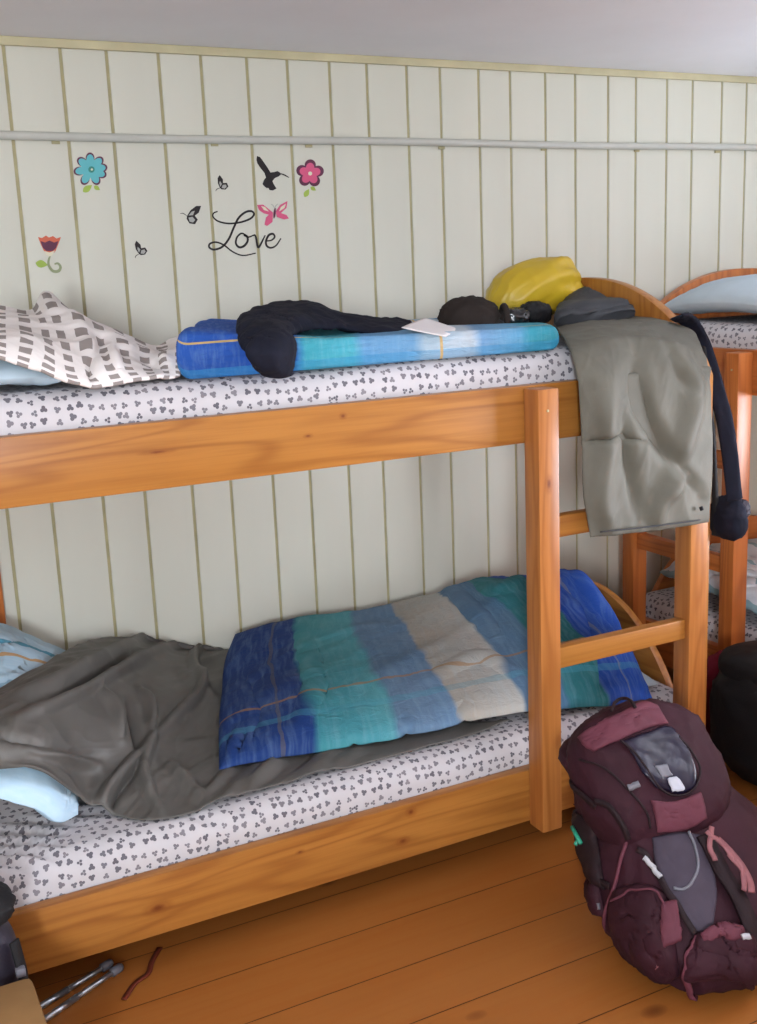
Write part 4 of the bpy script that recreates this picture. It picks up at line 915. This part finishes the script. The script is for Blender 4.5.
strap('lid_seam', [(580, 760), (604, 768), (628, 790), (646, 812), (650, 828)], .005, M['maroon_dark'], lid, BL_, .003, tube=True)
strap('pocket_seam', [(620, 900), (640, 892), (662, 900), (672, 920)], .005, M['maroon_light'], bp, BV, .022, tube=True)
patch('hip_belt', [[(560, 862), (578, 872), (600, 884)], [(566, 880), (584, 892), (604, 902)], [(574, 896), (590, 908), (606, 916)]], M['maroon'], bp, BV, .016, 24, .004, (.006, 14), 4)
# bottle pocket with pens on the left side
patch('mesh_side_pocket', [[(556, 808), (575, 812), (596, 822)], [(558, 835), (578, 842), (600, 852)], [(572, 868), (590, 880), (606, 890)]], M['maroon_dark'], bp, BV, .014, 28, .003, (.006, 12), 5)
for (a, b, m_) in (((561, 812), (571, 838), 'pipinggrey'), ((567, 808), (576, 836), 'pipinggrey'), ((578, 827), (585, 845), 'teal'), ((582, 824), (590, 843), 'teal')):
    p0 = hit(*a, BV, .022)[0]; p1 = hit(*b, BV, .022)[0]; v, f = tube_vf([p0, (p0+p1)/2, p1], .0045 if m_ == 'teal' else .004, 8); tag(obj('pen', v, f, M[m_]), {'pipinggrey': 'grey pen tucked in the side pocket of the maroon backpack', 'teal': 'teal green pen tucked in the side pocket of the maroon backpack'}[m_], 'pen', {'pipinggrey': 'grey pens in the backpack pocket', 'teal': 'teal pens in the backpack pocket'}[m_])

# ------------------------------------------------------------------ dark bag and crimson cloth at the right
rb = root('backpack', (2.13, -.85, 0), 'black backpack on the floor at the right edge, before the second bunk', 'backpack')
blob('pack_body', (2.10, -.97, .165), [(0, 0, 1), (1, 0, 0), (0, 1, 0)], (.163, .125, .175), M['jetblack'], rb, .12, 5, 3, pw=3.0)
blob('front_pocket', (2.03, -1.08, .12), [(0, 0, 1), (1, 0, 0), (0, 1, 0)], (.10, .06, .07), M['black'], rb, .12, 5, 6, pw=3.0)
blob('lid', (2.11, -.95, .30), [(0, 0, 1), (1, 0, 0), (0, 1, 0)], (.055, .11, .15), M['jetblack'], rb, .15, 5, 7, pw=2.6)
blob('cloth_bag', (2.17, -.70, .135), [(0, 0, 1), (0, 1, 0), (1, 0, 0)], (.135, .070, .06), M['redcloth'], None, .3, 5, 3, 'crimson cloth bag standing behind the black backpack at the right', 'bag')

# ------------------------------------------------------------------ left foreground
lb = root('rucksack', (.05, -1.06, 0), 'black violet rucksack at the left edge in front of the lower rail', 'rucksack')
blob('pack_body', (.085, -1.07, .16), [(0, 0, 1), (1, 0, 0), (0, 1, 0)], (.158, .112, .085), M['purpleblack'], lb, .06, 5, 3, pw=3.2)
blob('lid', (.09, -1.07, .322), [(0, 0, 1), (1, 0, 0), (0, 1, 0)], (.036, .108, .075), M['black'], lb, .25, 5, 5, pw=2.3)
v, f = ribbon_vf(cr([(.180, -1.135, .28), (.186, -1.145, .22), (.184, -1.145, .16), (.178, -1.14, .10)], 20), .02, (.6, -.7, 0), .004); obj('strap', v, f, M['black'], lb)
v, f = box_vf((.176, -1.160, .225), (.192, -1.146, .24), .003); obj('buckle', v, f, M['pipinggrey'], lb, sharp=30)
cb_ = root('cardboard_box', (.05, -1.32, 0), 'tan cardboard box in the bottom left corner', 'box')
v, f = box_vf((-.12, -1.48, 0), (.196, -1.19, .245), .012)
obj('carton', v, f, M['tan'], cb_, sharp=40)
v, f = box_vf((-.12, -1.344, .2452), (.196, -1.338, .2458), .0002); obj('flap_seam', v, f, M['redstrap'], cb_)

def pole(a, b, label):
    p = root('trekking_pole', tuple(Z(*a, .008)), label, 'trekking pole', 'trekking poles under the bed')
    A = Z(*a, .008); B = Z(*b, .008); D = B-A; v, f = tube_vf([A, A+D*.45], .0065, 12); obj('shaft', v, f, M['alu'], p)
    v, f = tube_vf([A+D*.45, B], .0055, 12); obj('lower_shaft', v, f, M['alu'], p)
    v, f = tube_vf([B-D*.14, B-D*.13, B-D*.02, B-D*.01], [.006, .009, .009, .006], 12); obj('clamp', v, f, M['pipinggrey'], p)
pole((30, 1013), (112, 962), 'silver trekking pole on the floor under the lower rail, the one nearer the wall')
pole((38, 1024), (122, 966), 'silver trekking pole on the floor under the lower rail, the one nearer the room')
v, f = ribbon_vf(cr([Z(160, 948, .004), Z(152, 962, .006), Z(148, 974, .004), Z(135, 984, .004), Z(124, 1000, .003)], 40), .011, (0, 0, 1), .002)
tag(obj('luggage_strap', v, f, M['redstrap']), 'dark red strap lying curled on the floor by the silver poles', 'strap')
